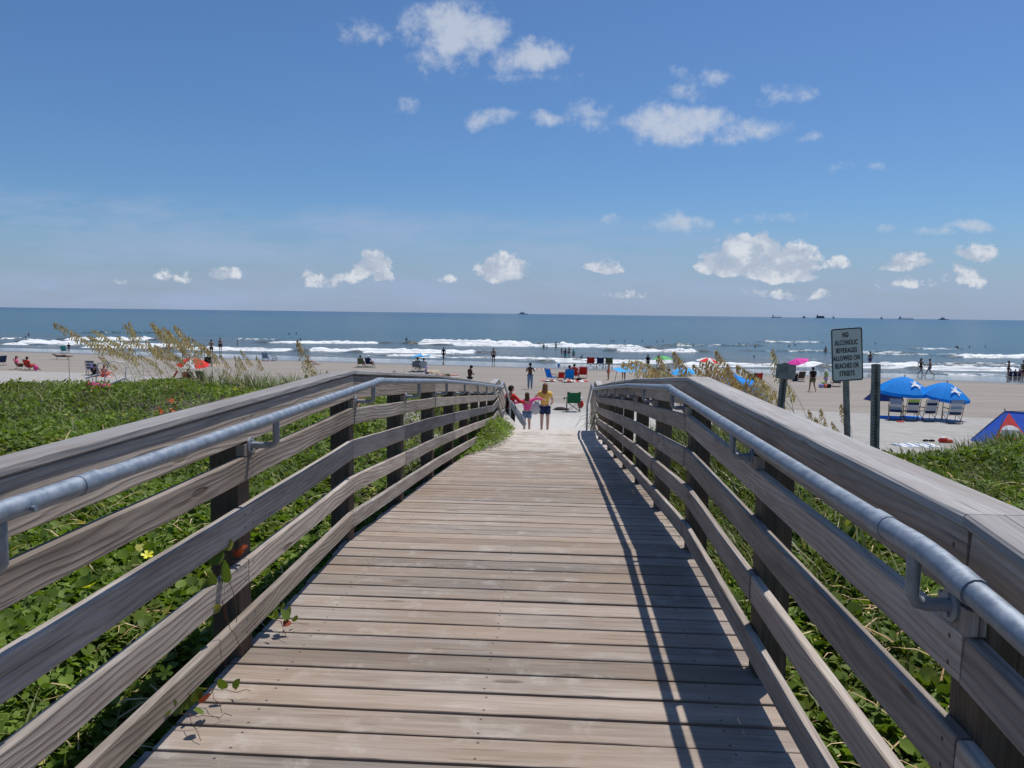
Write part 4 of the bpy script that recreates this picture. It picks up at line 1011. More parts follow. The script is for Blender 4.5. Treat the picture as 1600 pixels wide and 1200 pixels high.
def umbrella(loc, r, h, cols, label, tilt=(0, 0), drop=.42, rz=0., name='beach_umbrella', valance=None, ribs=True, emblem=None, group=None, scallop=0., pole_r=.018, polem=None):
    e = empty(name, loc, 0, label, 'umbrella', group)
    MB().tube([(0, 0, 0), (0, 0, h*.62)], pole_r, 8).build('pole', polem or WMETAL, e)
    T = Matrix.Translation((0, 0, h*.6)) @ Matrix.Rotation(tilt[1], 4, 'Y') @ Matrix.Rotation(tilt[0], 4, 'X') @ Matrix.Translation((0, 0, -h*.6))
    def tr(v): return tuple(T @ Vector(v))
    MB().tube([tr((0, 0, h*.6)), tr((0, 0, h+.05))], pole_r*.9, 8).build('tilt_pole', polem or WMETAL, e)
    n = len(cols)
    def prof(t): return h-drop*(t**1.55)
    for i, c in enumerate(cols):
        a0, a1 = rz+2*math.pi*i/n, rz+2*math.pi*(i+1)/n; V = []; Fa = []; K = 5; M_ = 4
        for j in range(K+1):
            t = j/K
            for q in range(M_+1):
                a = a0+(a1-a0)*q/M_; sag = 1-.045*math.sin(math.pi*q/M_)*t; bul = 1-.0*t
                chord = math.cos((a1-a0)/2)/math.cos((a0+(a1-a0)*q/M_)-(a0+a1)/2)
                rr_ = r*t*(.25*1+.75*chord)*sag
                V.append(tr((rr_*math.cos(a), rr_*math.sin(a), prof(t)-.03*t*math.sin(math.pi*q/M_))))
        for j in range(K):
            for q in range(M_): b = j*(M_+1)+q; Fa.append((b, b+1, b+M_+2, b+M_+1))
        p = MB().addv(V, Fa).build('canopy_panel', c, e)
        if valance:
            V2 = []; Fa2 = []
            for q in range(M_+1):
                b = Vector(V[K*(M_+1)+q]); V2 += [b, b+Vector((0, 0, -valance))]
            for q in range(M_): Fa2.append((2*q, 2*q+2, 2*q+3, 2*q+1))
            MB().addv(V2, Fa2).build('valance', c, e)
    if ribs:
        mb = MB()
        for i in range(n):
            a = rz+2*math.pi*i/n
            mb.tube([tr((r*t*math.cos(a)*.98, r*t*math.sin(a)*.98, prof(t)-.025)) for t in (0, .33, .66, 1)], .006, 4)
        mb.build('ribs', METAL, e)['kind'] = 'stuff'
    MB().ball(tr((0, 0, h+.06)), .03, 8, 6).build('finial', BLACK, e)
    if emblem:
        az, size, m_ = emblem                 # white turtle: shell, head, four flippers
        poly = [(0, .46), (.07, .60), (.0, .78), (-.07, .60)]
        S = []
        for k in range(14): a = 2*math.pi*k/14; S.append((.30*math.cos(a), .06+.40*math.sin(a)))
        shapes = [S, [(-.10, .40), (-.07, .66), (0, .74), (.07, .66), (.10, .40)], [(.20, .30), (.42, .48), (.80, .46), (.62, .26), (.25, .08)], [(-.20, .30), (-.42, .48), (-.80, .46), (-.62, .26), (-.25, .08)],
                  [(.12, -.22), (.26, -.20), (.46, -.52), (.30, -.56), (.08, -.34)], [(-.12, -.22), (-.26, -.20), (-.46, -.52), (-.30, -.56), (-.08, -.34)]]
        mb = MB(); tq = .60; ca, sa = math.cos(az), math.sin(az)
        for li, sh in enumerate(shapes):
            vs = []
            for (u, w) in sh:
                u, w = u*.82-w*.57, u*.57+w*.82
                u, w = u*size, w*size
                rad = r*tq-w*.93; t = rad/r
                cx, cy = ca*rad-sa*u, sa*rad+ca*u
                ang = math.atan2(cy, cx); rn = math.hypot(cx, cy)/r
                vs.append(tr((cx, cy, prof(min(rn, 1))+.028+.0015*li)))
            n_ = len(vs); vs2 = [(x, y, z-.004) for x, y, z in vs]
            mb.addv(vs+vs2, [tuple(range(n_)), tuple(range(2*n_-1, n_-1, -1))]+[(i, i+n_, (i+1) % n_+n_, (i+1) % n_) for i in range(n_)])
        mb.build('turtle_emblem', m_, e, smooth=False)
    return e
def towel(loc, rz, w, l, m_, label, m2=None, n=5, group=None):
    e = empty('beach_towel', loc, rz, label, 'towel', group)
    for i in range(n):
        V = []; K = 6; x0, x1 = -w/2+w*i/n, -w/2+w*(i+1)/n
        for j in range(K+1):
            y = -l/2+l*j/K
            for x in (x0, x1): V.append((x+random.uniform(-.01, .01), y, .018+.012*math.sin(x*9+y*5)+random.uniform(0, .006)))
        Fa = [(2*j, 2*j+1, 2*j+3, 2*j+2) for j in range(K)]
        MB().addv(V, Fa).build('stripe', m_ if (i % 2 == 0 or m2 is None) else m2, e)
    return e

# ------------------------------------------------------------------ signs
def text_mesh(s, size, sx=.62):
    c = bpy.data.curves.new('lettering', 'FONT'); c.body = s; c.size = size; c.align_x = 'CENTER'; c.align_y = 'CENTER'; c.extrude = .0012; c.offset = .0005; c.space_character = 1.08; c.resolution_u = 3
    o = bpy.data.objects.new('tmp', c); COL.objects.link(o)
    dg = bpy.context.evaluated_depsgraph_get(); dg.update()
    me = bpy.data.meshes.new_from_object(o.evaluated_get(dg), depsgraph=dg); bpy.data.objects.remove(o)
    for v in me.vertices: v.co = (v.co.x*sx, -v.co.z, v.co.y)
    me.materials.clear(); me.name = 'lettering'; return me
def rrect(w, h, r, n=5):
    P = []
    for cx, cz, a0 in ((w/2-r, h/2-r, 0), (-w/2+r, h/2-r, 90), (-w/2+r, -h/2+r, 180), (w/2-r, -h/2+r, 270)):
        for k in range(n+1): a = math.radians(a0+90*k/n); P.append((cx+r*math.cos(a), cz+r*math.sin(a)))
    return P
SIGNW = plain('sign_white', (.84, .80, .69), .5, .3, .04, 6); SIGNB = plain('sign_black', (.012, .012, .014), .5)
def big_sign():
    d = 6.9; p = atd(1340, d)
    e = empty('beach_sign', p, 0, 'white sign reading no alcoholic beverages allowed on beaches or streets on a grey post', 'sign')
    e.rotation_euler = (0, math.radians(-4.6), math.radians(6))
    topz = 1.6-(516-496)*d/F-p.z+.03; hh = .478; w = .287
    cz = topz-hh/2
    MB().tube([(0, .035, -.4), (0, .035, cz+hh*.3)], .028, 12).build('post', STEEL_OLD, e)
    ce = MB().plate(rrect(w, hh, .022), .004); ce.v = [(x, y, z+cz) for x, y, z in ce.v]; pl = ce.build('plate', SIGNW, e, smooth=False)
    o1, o2 = rrect(w-.006, hh-.006, .02), rrect(w-.024, hh-.024, .014); n = len(o1); y0 = -.0032
    mb = MB().addv([(x, y0, z+cz) for x, z in o1]+[(x, y0, z+cz) for x, z in o2], [(i, (i+1) % n, (i+1) % n+n, i+n) for i in range(n)]); mb.build('border', SIGNB, pl, smooth=False)
    for i, s in enumerate(['NO', 'ALCOHOLIC', 'BEVERAGES', 'ALLOWED ON', 'BEACHES OR', 'STREETS']):
        link('lettering', text_mesh(s,   .064, .55), SIGNB, pl, loc=((-.006 if i else -.012), -.0042, cz+hh/2-.062-i*.0695))
    for z in (hh*.36, -hh*.36): MB().tube([(0, -.001, cz+z), (0, -.008, cz+z)], .008, 8).build('bolt', STEEL_OLD, e)
big_sign()
def channel(loc, hgt, tilt, label, cat='post', rz=0.):
    e = empty('channel_post', loc, 0, label, cat); e.rotation_euler = (0, tilt, rz); w, dp, t = .034, .030, .004
    mb = MB()
    mb.box((0, dp/2, hgt/2-.15), (w, t, hgt+.3))
    for s in (-1, 1): mb.box((s*w/2, 0, hgt/2-.15), (t, dp, hgt+.3)); mb.box((s*(w/2+.009), -dp/2, hgt/2-.15), (.018, t, hgt+.3))
    mb.build('channel', STEEL_OLD, e, smooth=False)
    hb = MB(); n = int(hgt/.0254)
    for i in range(n): hb.tube([(0, dp/2-t/2-.0015, hgt-.03-i*.0254), (0, dp/2-t/2-.003, hgt-.03-i*.0254)], .0048, 6)
    hb.build('hole_row', SIGNW, e, smooth=False)['kind'] = 'stuff'
    return e
d = 5.9; p = atd(1377, d); channel(p, 1.6-(568-497)*d/F-p.z, math.radians(-2.2), 'bare grey perforated channel post without a sign, right of the alcohol sign')
d = 7.2; p = atd(1211, d); ht = 1.6-(566-495)*d/F-p.z
e = channel(p, ht, math.radians(3.8), 'small grey sign seen from behind on a perforated channel post, among the sea oats', 'sign', math.radians(4))
mb = MB().plate(rrect(.185, .138, .012), .003); mb.v = [(x+.004, y-.034, z+ht-.078) for x, y, z in mb.v]; mb.build('plate', STEEL_OLD, e, smooth=False)
MB().tube([(0, -.02, ht-.05), (0, -.038, ht-.05)], .006, 8).build('bolt', SIGNB, e)
# ------------------------------------------------------------------ the three at the foot of the stairs
H_ = math.pi/2
def feet(px, d, dz=0.): p = atd(px, d); return p
p = feet(798, 24.2); m_ = person(p, 'board', 'man in a red and black swim shirt carrying a long grey bag at the stairs', hgt=1.60, rz=-.75, skin='tan', hair='black', top=('longtee', RED), bot=('pants', BLACK))
sv = MB().tube([(0, -.165, 1.34), (.0, -.168, 1.10), (0, -.155, .98)], [.10, .11, .10], 8, flat=.25); sv.build('back_panel', BLACK, m_)
g_ = empty('carry_bag', p+Vector((.22, -.28, 0)), 0, 'long grey padded carry bag hanging under the arm of the man in red', 'bag')
MB().tube([(-.22, 0, 1.16), (-.16, 0, 1.06), (0, 0, .80), (.16, 0, .56), (.24, 0, .42), (.27, 0, .37)], [.07, .12, .15, .16, .12, .03], 12, flat=.6).build('bag_body', GREY, g_)
MB().tube([(-.16, -.01, 1.10), (-.10, -.12, 1.20), (.0, -.1, .86)], .012, 5).build('strap', BLACK, g_)
MB().box((.05, -.105, .70), (.13, .02, .10), Matrix.Rotation(.6, 3, 'Y')).build('label_patch', PALEGREY, g_)
p = feet(824, 25.0); person(p, 'arms_out', 'girl with brown hair in a pink shirt and denim shorts stretching both arms out sideways', hgt=1.36, rz=.10, skin='fair', hair='brown', hs='long', top=('longtee', PINK), bot=('shorts', JEANS))
p = feet(852, 25.4); person(p, 'bag', 'woman with auburn hair in a yellow shirt and dark shorts, holding a tote bag', hgt=1.66, rz=-.12, skin='fair', hair='auburn', hs='long', top=('tee', YELLOW), bot=('shorts', NAVY))
b = empty('tote_bag', p+Vector((-.36, -.02, .0)), 0, 'grey and blue tote bag hanging from the left arm of the woman in yellow', 'bag')
MB().ball((0.02, 0, .84), .24, 12, 9, (.95, .55, .92)).build('pouch', PALEGREY, b); MB().ball((-.20, .03, .84), .17, 10, 8, (.75, .6, 1.15)).build('side_pouch', BLUE, b)
MB().tube([(-.08, 0, 1.0), (.0, -.02, 1.26), (.10, 0, 1.36), (.16, -.02, 1.2), (.14, 0, 1.0)], .014, 6, flat=.5).build('strap', WHITE, b)
quad_chair(hit(895.5, 643), .06, GREEN, 'empty dark green folding chair on the sand near the end of the right railing', s=1.0)
pp = hit(876, 641); e = empty('beach_bag', pp, 0, 'low dark heap on the sand beside the green chair', 'bag')  # low dark rounded shapes left of the green chair
MB().ball((0, 0, .07), .22, 10, 6, (1.3, .7, .40)).ball((.22, .05, .05), .16, 8, 5, (1.2, .7, .35)).ball((-.25, .0, .04), .1, 8, 5, (1.2, .8, .4)).build('dark_heap', col('dark_mixed', (.06, .045, .045)), e)
pp = hit(907, 637); e = empty('red_bag', pp, 0, 'red and white bag on the sand partly behind the right stair post', 'bag')
MB().ball((0, 0, .18), .2, 8, 6, (.8, .7, 1.0)).build('pouch', RED, e); MB().ball((0, -.02, .42), .12, 8, 6, (.8, .7, 1.)).build('top_roll', WHITE, e)

# ------------------------------------------------------------------ people on the beach (photo column, feet row, height in photo pixels)
def L(px, py, hp, kind, label, **k): return person_px(px, py, hp, kind, label, **k)
L(828, 608, 41, 'fold', 'shirtless man with black hair in rolled grey blue jeans, arms raised to his chest', rz=-.2, skin='brown', bot=('pants', STEELBLUE))
L(734, 611, 40, 'side_hold', 'dark man in a brown shirt standing behind the left railing looking down at his hands', rz=-1.0, skin='brown', top=('tee', col('dark_brown_cloth', (.07, .035, .025))), bot=('shorts', BLACK))
L(479, 634, 48, 'stand', 'person whose black haired head just shows over the left cap board', rz=.3, skin='tan', top=('tee', NAVY))
L(693, 563, 20, 'walk', 'person in black wading in the shallows behind the light blue umbrella', rz=3.0, skin='brown', top=('tee', BLACK), bot=('shorts', BLACK))
L(771, 568, 24, 'stand', 'shirtless man in dark shorts standing at the edge of the water, left of centre', rz=0, skin='tan', bot=('shorts', BLACK))
L(950.5, 594, 27, 'stand', 'woman in a pale bikini standing side on left of the light blue canopy', rz=1.2, skin='tan', hair='brown', hs='pony', top=('tank', CORAL), bot=('trunks', CORAL))
L(974, 594, 28, 'stand', 'woman with long black hair standing behind the left end of the light blue canopy', rz=.1, skin='tan', hs='long', top=('tee', BLACK), bot=('trunks', BLACK))
L(1269, 612, 38, 'walk', 'man in a black t-shirt walking down the beach left of the alcohol sign', rz=.15, skin='tan', top=('tee', BLACK), bot=('shorts', OLIVE))
L(1290, 604, 26, 'stand', 'person in a white hat and green top beside bags left of the sign', rz=.6, skin='fair', hair=WHITE, hs='hat', top=('tee', LIME), bot=('shorts', PURPLE))
L(1359, 573, 23, 'stand', 'shirtless man standing in the shallows between the sign and the channel post', rz=.2, skin='brown', bot=('shorts', NAVY))
L(1438, 586, 26, 'stride', 'left one of the couple striding along the water, dark swimsuit', rz=-1.25, skin='tan', hs='pony', top=('tank', BLACK), bot=('trunks', BLACK))
L(1452, 588, 27, 'stride', 'right one of the couple striding along the water, shirtless in blue shorts', rz=1.2, skin='tan', bot=('shorts', STEELBLUE))
L(1575, 589, 25, 'stand', 'slim woman standing at the water edge above the beach tent', rz=.8, skin='tan', hair='brown', hs='long', top=('tank', BLACK), bot=('trunks', BLACK))
L(1598.5, 598, 35, 'stand', 'person in shorts cut off by the right edge of the photo', rz=.3, skin='tan', top=('tee', OLIVE))
for px, lab in ((1579, 'leftmost of the children sitting on the wet sand at far right'), (1586, 'middle child sitting on the wet sand at far right'), (1593, 'rightmost child sitting on the wet sand at far right')):
    L(px, 588, None, 'sit', lab, s=.78, rz=random.uniform(-1, 1), skin='tan', top=('tee', NAVY), bot=('shorts', NAVY))
L(263.5, 555, 19, 'stand', 'child in a red swimsuit standing at the water edge on the left', rz=.3, skin='fair', hair='brown', top=('tank', RED), bot=('trunks', RED))
L(286.5, 560, 20, 'walk', 'dark clad person at the water edge behind the red and white umbrella', rz=.5, skin='brown', hs='long', top=('tee', BLACK), bot=('shorts', BLACK))
L(315, 556, 10, 'stand', 'small child standing in the shallows behind the red and white umbrella', rz=.3, skin='tan', top=('tank', STEELBLUE), s=.62)
L(330.5, 556, 25, 'fold', 'stocky shirtless man in the shallows, left one of two standing together', rz=.0, skin='tan', bot=('shorts', OLIVE))
L(344.5, 550, 22, 'stand', 'shirtless man in dark shorts in the shallows, right one of two standing together', rz=.1, skin='pinkish', bot=('shorts', BLACK))
# bathers round the shallows in the middle
L(883, 565, 21, 'stand', 'bather in teal shorts standing legs apart in the shallows in front of the group', rz=0, skin='brown', top=('tank', NAVY), bot=('shorts', TEAL))
L(889, 558, 16, 'fold', 'bather behind the one in teal shorts, bare shoulders', rz=.3, skin='tan', bot=('shorts', OLIVE))
L(896, 563, 17, 'stand', 'small bather in a green top to the right of the one in teal shorts', rz=.4, skin='tan', top=('tee', TEAL))
L(877.5, 556, 13, 'fold', 'bather at the left of the group holding something up', rz=.5, skin='tan', top=('tank', RED))
L(907, 564, 10, 'crouch', 'child crouching at the water edge right of the group of bathers', rz=-1.3, skin='brown', bot=('trunks', NAVY), s=.72)
# waders and swimmers out in the waves
def wader(px, py, hp, label, group=None, **k):
    p = hit(px, py, zfix=SEA+.05); dd = depth(p); vis = hp*dd/F
    P = body_parts('stand'); p.z -= max(.15, P['H']*.95-vis); person(p, 'stand', label, s=.95, rz=random.uniform(-1.5, 1.5), group=group, **k)
for px, py, hp, lab in ((849.5, 543, 6.5, 'bather waist deep in the foam, leftmost of three right of the big breaker'), (854.5, 543, 3, 'head of a child between two bathers in the foam'), (868.5, 543, 9, 'bather waist deep in the foam, rightmost of three right of the big breaker'),
                        (1290, 550, 9, 'bather waist deep right beside the left edge of the sign'), (144, 532, 5, 'left one of two bathers sitting in the foam on the left'), (148.5, 532, 5, 'right one of two bathers sitting in the foam on the left'),
                        (45, 524, 4, 'bather splashing near the far left edge'), (371, 538, 6, 'lone bather leaning in the waves right of the two men'), (470, 532, 3.5, 'lone swimmer in front of a breaker between the two chairs and the left railing bend'),
                        (635, 532, 5, 'bather chest deep just left of the big breaker'), (1496, 545, 5, 'bather up to the chest in the broken wave at right')):
    wader(px, py, hp, lab, skin=random.choice(['tan', 'brown']), bot=None)
for k_, grp, lab, lst in ((0, 'swimmers far out left of centre', 'dark head of a swimmer in the water left of the big breaker', [(210, 519), (270, 527), (452, 522), (463, 522), (40, 527)]),
                      (1, 'swimmers behind the surf right of centre', 'dark head of a swimmer behind the surf right of centre', [(955, 534), (959, 534), (976, 534), (1004, 534), (1026, 535), (1036, 534), (1083, 541), (1062, 536)]),
                      (2, 'swimmers behind the sea oats', 'dark head of a swimmer behind the sea oats clump', [(1155, 538), (1168, 538), (1180, 543), (1233, 541), (1242, 540), (1178, 558)]),
                      (3, 'swimmers right of the sign', 'dark head of a swimmer in the water right of the sign', [(1346, 551), (1368, 538), (1515, 543), (1540, 543), (1493, 543)])):
    for px, py in lst:
        wader(px, py, 2.4, lab, grp, skin='brown', bot=None)

# ------------------------------------------------------------------ camps on the sand, from the left
p = hit(2, 571); low_chair(p, 1.2, NAVY, 'dark chair half cut off by the left edge of the photo')
p = hit(30, 577); low_chair(p, -1.0, RED, 'red low chair facing right, left one of the pair on the left beach'); person(p+Vector((0, 0, -.05)), 'chairsit', 'person with pink top reclining in the left one of the two red chairs', rz=-1.0, s=1., skin='fair', hair='auburn', hs='long', top=('tee', PINK), bot=('shorts', BLACK))
p = hit(46, 578.5); low_chair(p, -.5, RED, 'red low chair, right one of the pair on the left beach'); person(p+Vector((0, 0, -.05)), 'chairsit', 'person in red sitting in the right one of the two red chairs', rz=-.5, s=1., skin='tan', top=('tee', RED), bot=('shorts', RED))
p = hit(56, 579); e = empty('beach_bag', p, 0, 'pink bag on the sand right of the two red chairs', 'bag'); MB().ball((0, 0, .22), .25, 8, 6, (.7, .7, .95)).build('pouch', PINK, e)
p = hit(101, 552); low_chair(p, .1, TEAL, 'teal folding chair near the water on the left', s=1.05); L(108, 551, 15, 'stand', 'person standing right of the teal chair on the left beach', rz=.3, skin='tan', top=('tee', BLACK), bot=('shorts', STEELBLUE))
p = hit(97, 562); e = empty('lounger', p, 0, 'low lounger near the water in front of the teal chair', 'lounger'); MB().tube([(-1.1, 0, .55), (-.55, 0, .28), (.9, 0, .28)], .02, 6).tube([(-1.1, .5, .55), (-.55, .5, .28), (.9, .5, .28)], .02, 6).tube([(.6, 0, 0), (.6, 0, .28)], .02, 5).tube([(-.6, 0, 0), (-.6, 0, .28)], .02, 5).build('frame', METAL, e)
MB().addv([(-1.1, 0, .56), (-1.1, .5, .56), (-.55, 0, .3), (-.55, .5, .3), (.9, 0, .3), (.9, .5, .3)], [(0, 1, 3, 2), (2, 3, 5, 4)]).build('sling', BROWN, e)
person(p+Vector((0, .25, .25)), 'lie', 'person in dark clothes lying on the lounger on the left beach', rz=math.pi, s=.95, skin='tan', top=('tee', BLACK), bot=('shorts', BLACK))
p = hit(143, 586); tall_chair(p, .25, 'blue and white striped chair behind the sea oats on the left beach', [NAVY, PALEGREY, NAVY, PALEGREY, NAVY, PALEGREY], None, s=1.05)
p = hit(152, 587); low_chair(p, -.2, PURPLE, 'lilac blue chair just right of the blue striped one on the left beach')
p = hit(148, 589); person(p, 'sit', 'person in a dark shirt sitting on the sand in front of the striped chair', rz=.2, s=1, skin='tan', top=('tee', BLACK), bot=('shorts', BLACK))
p = hit(163, 589); person(p, 'sit', 'person in a coral orange top sitting on the sand, seen through the sea oats', rz=-.1, s=1, skin='pinkish', hair='auburn', hs='pony', top=('tank', CORAL), bot=('shorts', CORAL)); towel(p, .1, 1.1, .7, CORAL, 'coral towel on the sand under the person in orange', WHITE)
# the red umbrella camp
p = hit(302, 604)
umbrella(p, .98, 1.78, [RED_T, WHITE, RED_T, RED_T, RED_T, RED_T, WHITE, RED_T], 'red and white beach umbrella above the sea oats on the left', tilt=(.16, .10), rz=-.2, drop=.44)
cp = p+Vector((-.42, -.5, 0)); cp.z = gz1(cp.x, cp.y)
low_chair(p+Vector((-.45, .4, 0)), .1, RED, 'red chair under the red and white umbrella'); person(p+Vector((-.45, .4, .02)), 'chairsit', 'person in red sitting under the red and white umbrella', rz=.1, s=1, skin='tan', top=('tee', RED), bot=('shorts', RED))
low_chair(p+Vector((.45, .5, 0)), -.2, BLACK, 'black chair under the right side of the red and white umbrella', s=1.1)
m_ = person(atd(297, 27), 'walk', 'person carrying a big brown mesh bag on the back, below the red umbrella', hgt=1.66, rz=.3, skin='tan', top=('tee', BROWN), bot=('shorts', OLIVE))
q = m_.location; e = empty('mesh_bag', (q.x-.02, q.y-.30, q.z+.95), 0, 'big round brown mesh bag carried below the red and white umbrella', 'bag'); MB().ball((0, 0, 0), .34, 14, 10, (.95, .75, .80)).build('bag_body', BROWN, e); MB().tube([(-.15, 0, .25), (0, -.08, .38), (.15, 0, .25)], .014, 6).build('handle', BLACK, e)
e = empty('foam_noodle', p+Vector((-1.15, -.2, 0)), 0, 'red foam tube leaning at the left of the red umbrella camp', 'pool noodle'); MB().tube([(-.22, 0, .12), (0, 0, .5), (.28, 0, .95)], .055, 10).build('tube', RED, e)
e = empty('camp_table', p+Vector((.25, -.35, 0)), 0, 'thin folding table standing across the red umbrella camp', 'table'); MB().box((0, 0, .52), (2.0, .45, .03)).build('table_top', BLACK, e, smooth=False)
for x in (-.85, .85): MB().tube([(x, 0, 0), (x, 0, .51)], .015, 6).build('leg', METAL, e)
p = hit(326, 573); quad_chair(p, .3, BLACK, 'black folding chair right of the red umbrella'); person(p+Vector((0, 0, .06)), 'chairsit', 'person with dark hair sitting in the black chair right of the red umbrella', rz=.3, s=1, skin='tan', top=('tee', STEELBLUE), bot=('shorts', BLACK))
towel(hit(345, 571), .1, 1.4, .7, col('sand_yellow_cloth', (.7, .5, .25)), 'yellow towel lying on the sand right of the black chair', n=3)
p = hit(415, 564); low_chair(p, .1, STEELBLUE, 'grey blue chair with towel draped over it, left one of the empty pair', s=1.05, frame=NAVY); p = hit(428.5, 564); low_chair(p, -1.2, NAVY, 'navy low chair facing right, right one of the empty pair', s=1.05)
p = hit(481, 569); person(p, 'sit', 'bald sunburnt man sitting on a dark towel in the middle of the beach', rz=-1.35, s=1., skin='pinkish', hair=SK['pinkish'], bot=('trunks', RED)); towel(p+Vector((.35, 0, 0)), .0, 1.9, .8, BLACK, 'dark towel under the bald sunburnt man', n=3)
p = hit(564, 573); low_chair(p, .1, OLIVE, 'chair of the left sitter beyond the left railing bend'); person(p, 'chairsit', 'left one of two sitters beyond the left railing bend, dark hair and bare back', rz=-.2, s=1, skin='tan', bot=('shorts', BLACK))
p = hit(577, 573); low_chair(p, -.4, NAVY, 'navy chair of the right sitter beyond the left railing bend'); person(p, 'chairsit', 'right one of two sitters beyond the left railing bend, white cap', rz=-.4, s=1, skin='tan', hair=WHITE, hs='hat', top=('tee', NAVY), bot=('shorts', BLACK))
towel(hit(570, 574.5), 0, 2.1, .7, BLACK, 'dark blanket spread under the two sitters beyond the left railing bend', n=3)
# light blue umbrella above the left railing
p = hit(659, 581); umbrella(p, .92, 1.62, [SKYB, SKYB, WHITE, SKYB, SKYB, SKYB, WHITE, SKYB], 'small light blue and white umbrella tilted over two sitters above the left railing', tilt=(-.10, -.16), drop=.24, rz=.3)
p = hit(649.5, 580); quad_chair(p, .2, GREY, 'grey folding chair under the small light blue umbrella'); person(p+Vector((.15, .1, .1)), 'chairsit', 'dark haired sitter in the grey chair under the small light blue umbrella', rz=.2, s=1, skin='tan', top=('tee', BLACK))
p = hit(661, 580); low_chair(p, .3, PALEGREY, 'pale chair at the right under the small light blue umbrella'); person(p+Vector((0, 0, .06)), 'chairsit', 'dark haired sitter in the pale chair under the small light blue umbrella', rz=.6, s=1, skin='tan', top=('tee', col('lilac_print', (.45, .38, .45))))
p = hit(665.5, 586); person(p, 'sit', 'child in lilac sitting on the sand in front of the small light blue umbrella', rz=-1.2, s=.78, skin='fair', hair=PURPLE, hs='hat', top=('tee', PURPLE), bot=('shorts', NAVY))
towel(hit(676, 580), .1, 1.2, .5, col('sand_yellow_cloth', (.7, .5, .25)), 'yellow towel on the sand right of the small light blue umbrella', n=2)
p = hit(698, 589); person(p, 'lie', 'shirtless person lying on the sand behind the left railing', rz=math.pi, s=1.0, skin='pinkish', hair='brown', bot=('shorts', BLACK)); towel(p, 0, 2.0, .7, WHITE, 'white towel under the person lying behind the left railing', n=1)
# centre camp
towel(hit(882, 595.5), .05, 3.6, 1.0, RED, 'long red and white striped blanket under the blue and red chairs', WHITE, n=11); towel(hit(846, 577), .05, 1.9, .7, RED, 'red and white striped towel lying on the sand right of the man in jeans', WHITE, n=9)
p = hit(861.5, 596); low_chair(p, -.9, BLUE, 'empty bright blue folding chair turned to the right on the striped blanket', s=1.15)
p = hit(876.5, 595); low_chair(p, .1, RED, 'small red chair between the two blue chairs', s=.80)
p = hit(889, 597); low_chair(p, .15, BLUE, 'blue chair with a sitter in it on the striped blanket', s=1.15); person(p+Vector((0, 0, .07)), 'chairsit', 'person with black hair sitting in the blue chair on the striped blanket', rz=.15, s=1.08, skin='brown', top=('tee', NAVY), bot=('shorts', BLACK))
p = hit(898, 592); low_chair(p, -.3, RED, 'red chair of the sitter beside the blue chair'); person(p+Vector((0, 0, .05)), 'chairsit', 'person in a red top sitting right behind the blue chair sitter', rz=-.3, s=1.05, skin='tan', top=('tee', RED), bot=('shorts', RED))
p = hit(911, 591); low_chair(p, -.05, RED, 'empty red chair with a white rim right of the centre camp', s=1.12, frame=RED)
p = hit(904, 594.5); e = empty('cooler_bag', p, 0, 'dark bag on the sand left of the empty red chair', 'bag'); MB().ball((0, 0, .1), .2, 8, 6, (1.1, .8, .6)).build('pouch', BLACK, e)
p = hit(922.5, 575); quad_chair(p, 0, RED, 'red folding chair at the water edge, leftmost of three', s=1.25); p = hit(937, 575); quad_chair(p, .1, NAVY, 'navy folding chair at the water edge, middle of three', s=1.2)
p = hit(951.5, 575); quad_chair(p, -.1, OLIVE, 'olive folding chair at the water edge, rightmost of three', s=1.2)
p = hit(873, 571.5); e = empty('beach_ball', p, 0, 'blue and white ball lying on the wet sand', 'ball'); MB().ball((0, 0, .16), .17, 12, 9).build('ball', SKYB, e); MB().ball((0, 0, .20), .155, 12, 9, (1.02, 1.02, .9)).build('white_panel', WHITE, e)
# light blue pop up canopy
def canopy_tent(p, w, h, label, m_):
    e = empty('beach_canopy', p, .25, label, 'canopy'); mb = MB()
    for x in (-1, 1):
        for y in (-1, 1):
            mb2 = MB().tube([(x*w*.56, y*w*.5, -.05), (x*w*.5, y*w*.42, h*.68)], .02, 6); mb2.build('leg', METAL, e)
    c = [(-w*.66, -w*.5, h*.58), (w*.66, -w*.5, h*.66), (w*.62, w*.5, h*.72), (-w*.62, w*.5, h*.64)]; ap = (0, 0, h)
    for i in range(4):
        a, b = Vector(c[i]), Vector(c[(i+1) % 4]); V = []; K = 5; A = Vector(ap)
        for j in range(K+1):
            t = j/K
            for q in range(K+1):
                r_ = a.lerp(b, q/K); pnt = A.lerp(r_, t); pnt.z -= .16*math.sin(math.pi*t)*.6+.10*math.sin(math.pi*q/K)*t; V.append(pnt)
        Fa = [(j*(K+1)+q, j*(K+1)+q+1, (j+1)*(K+1)+q+1, (j+1)*(K+1)+q) for j in range(K) for q in range(K)]
        MB().addv(V, Fa).build('canopy_panel', m_, e)
    MB().tube([(0, 0, h-.02), (0, 0, h+.14)], .03, 8).build('finial', METAL, e)
    return e
p = hit(993, 598); canopy_tent(p, 2.3, 1.58, 'light blue pointed beach canopy behind the sea oats, beyond the right railing', SKYB)
p = hit(1030, 592); low_chair(p, .2, NAVY, 'navy chair at the right end of the light blue canopy', s=1.15); p = hit(1037, 596); person(p, 'sit', 'shirtless sitter with dark hair right of the light blue canopy', rz=.2, s=1.05, skin='tan')
p = hit(1044, 594); person(p, 'sit', 'second sitter leaning forward right of the light blue canopy', rz=-.8, s=1.0, skin='pinkish', top=('tank', CORAL))
p = hit(1035, 575); umbrella(p, 1.1, 1.3, [col('green_umbrella_cloth', (.12, .45, .16), trans=(.05, .2, .05))]*8, 'low green umbrella behind the light blue canopy near the water', drop=.35)
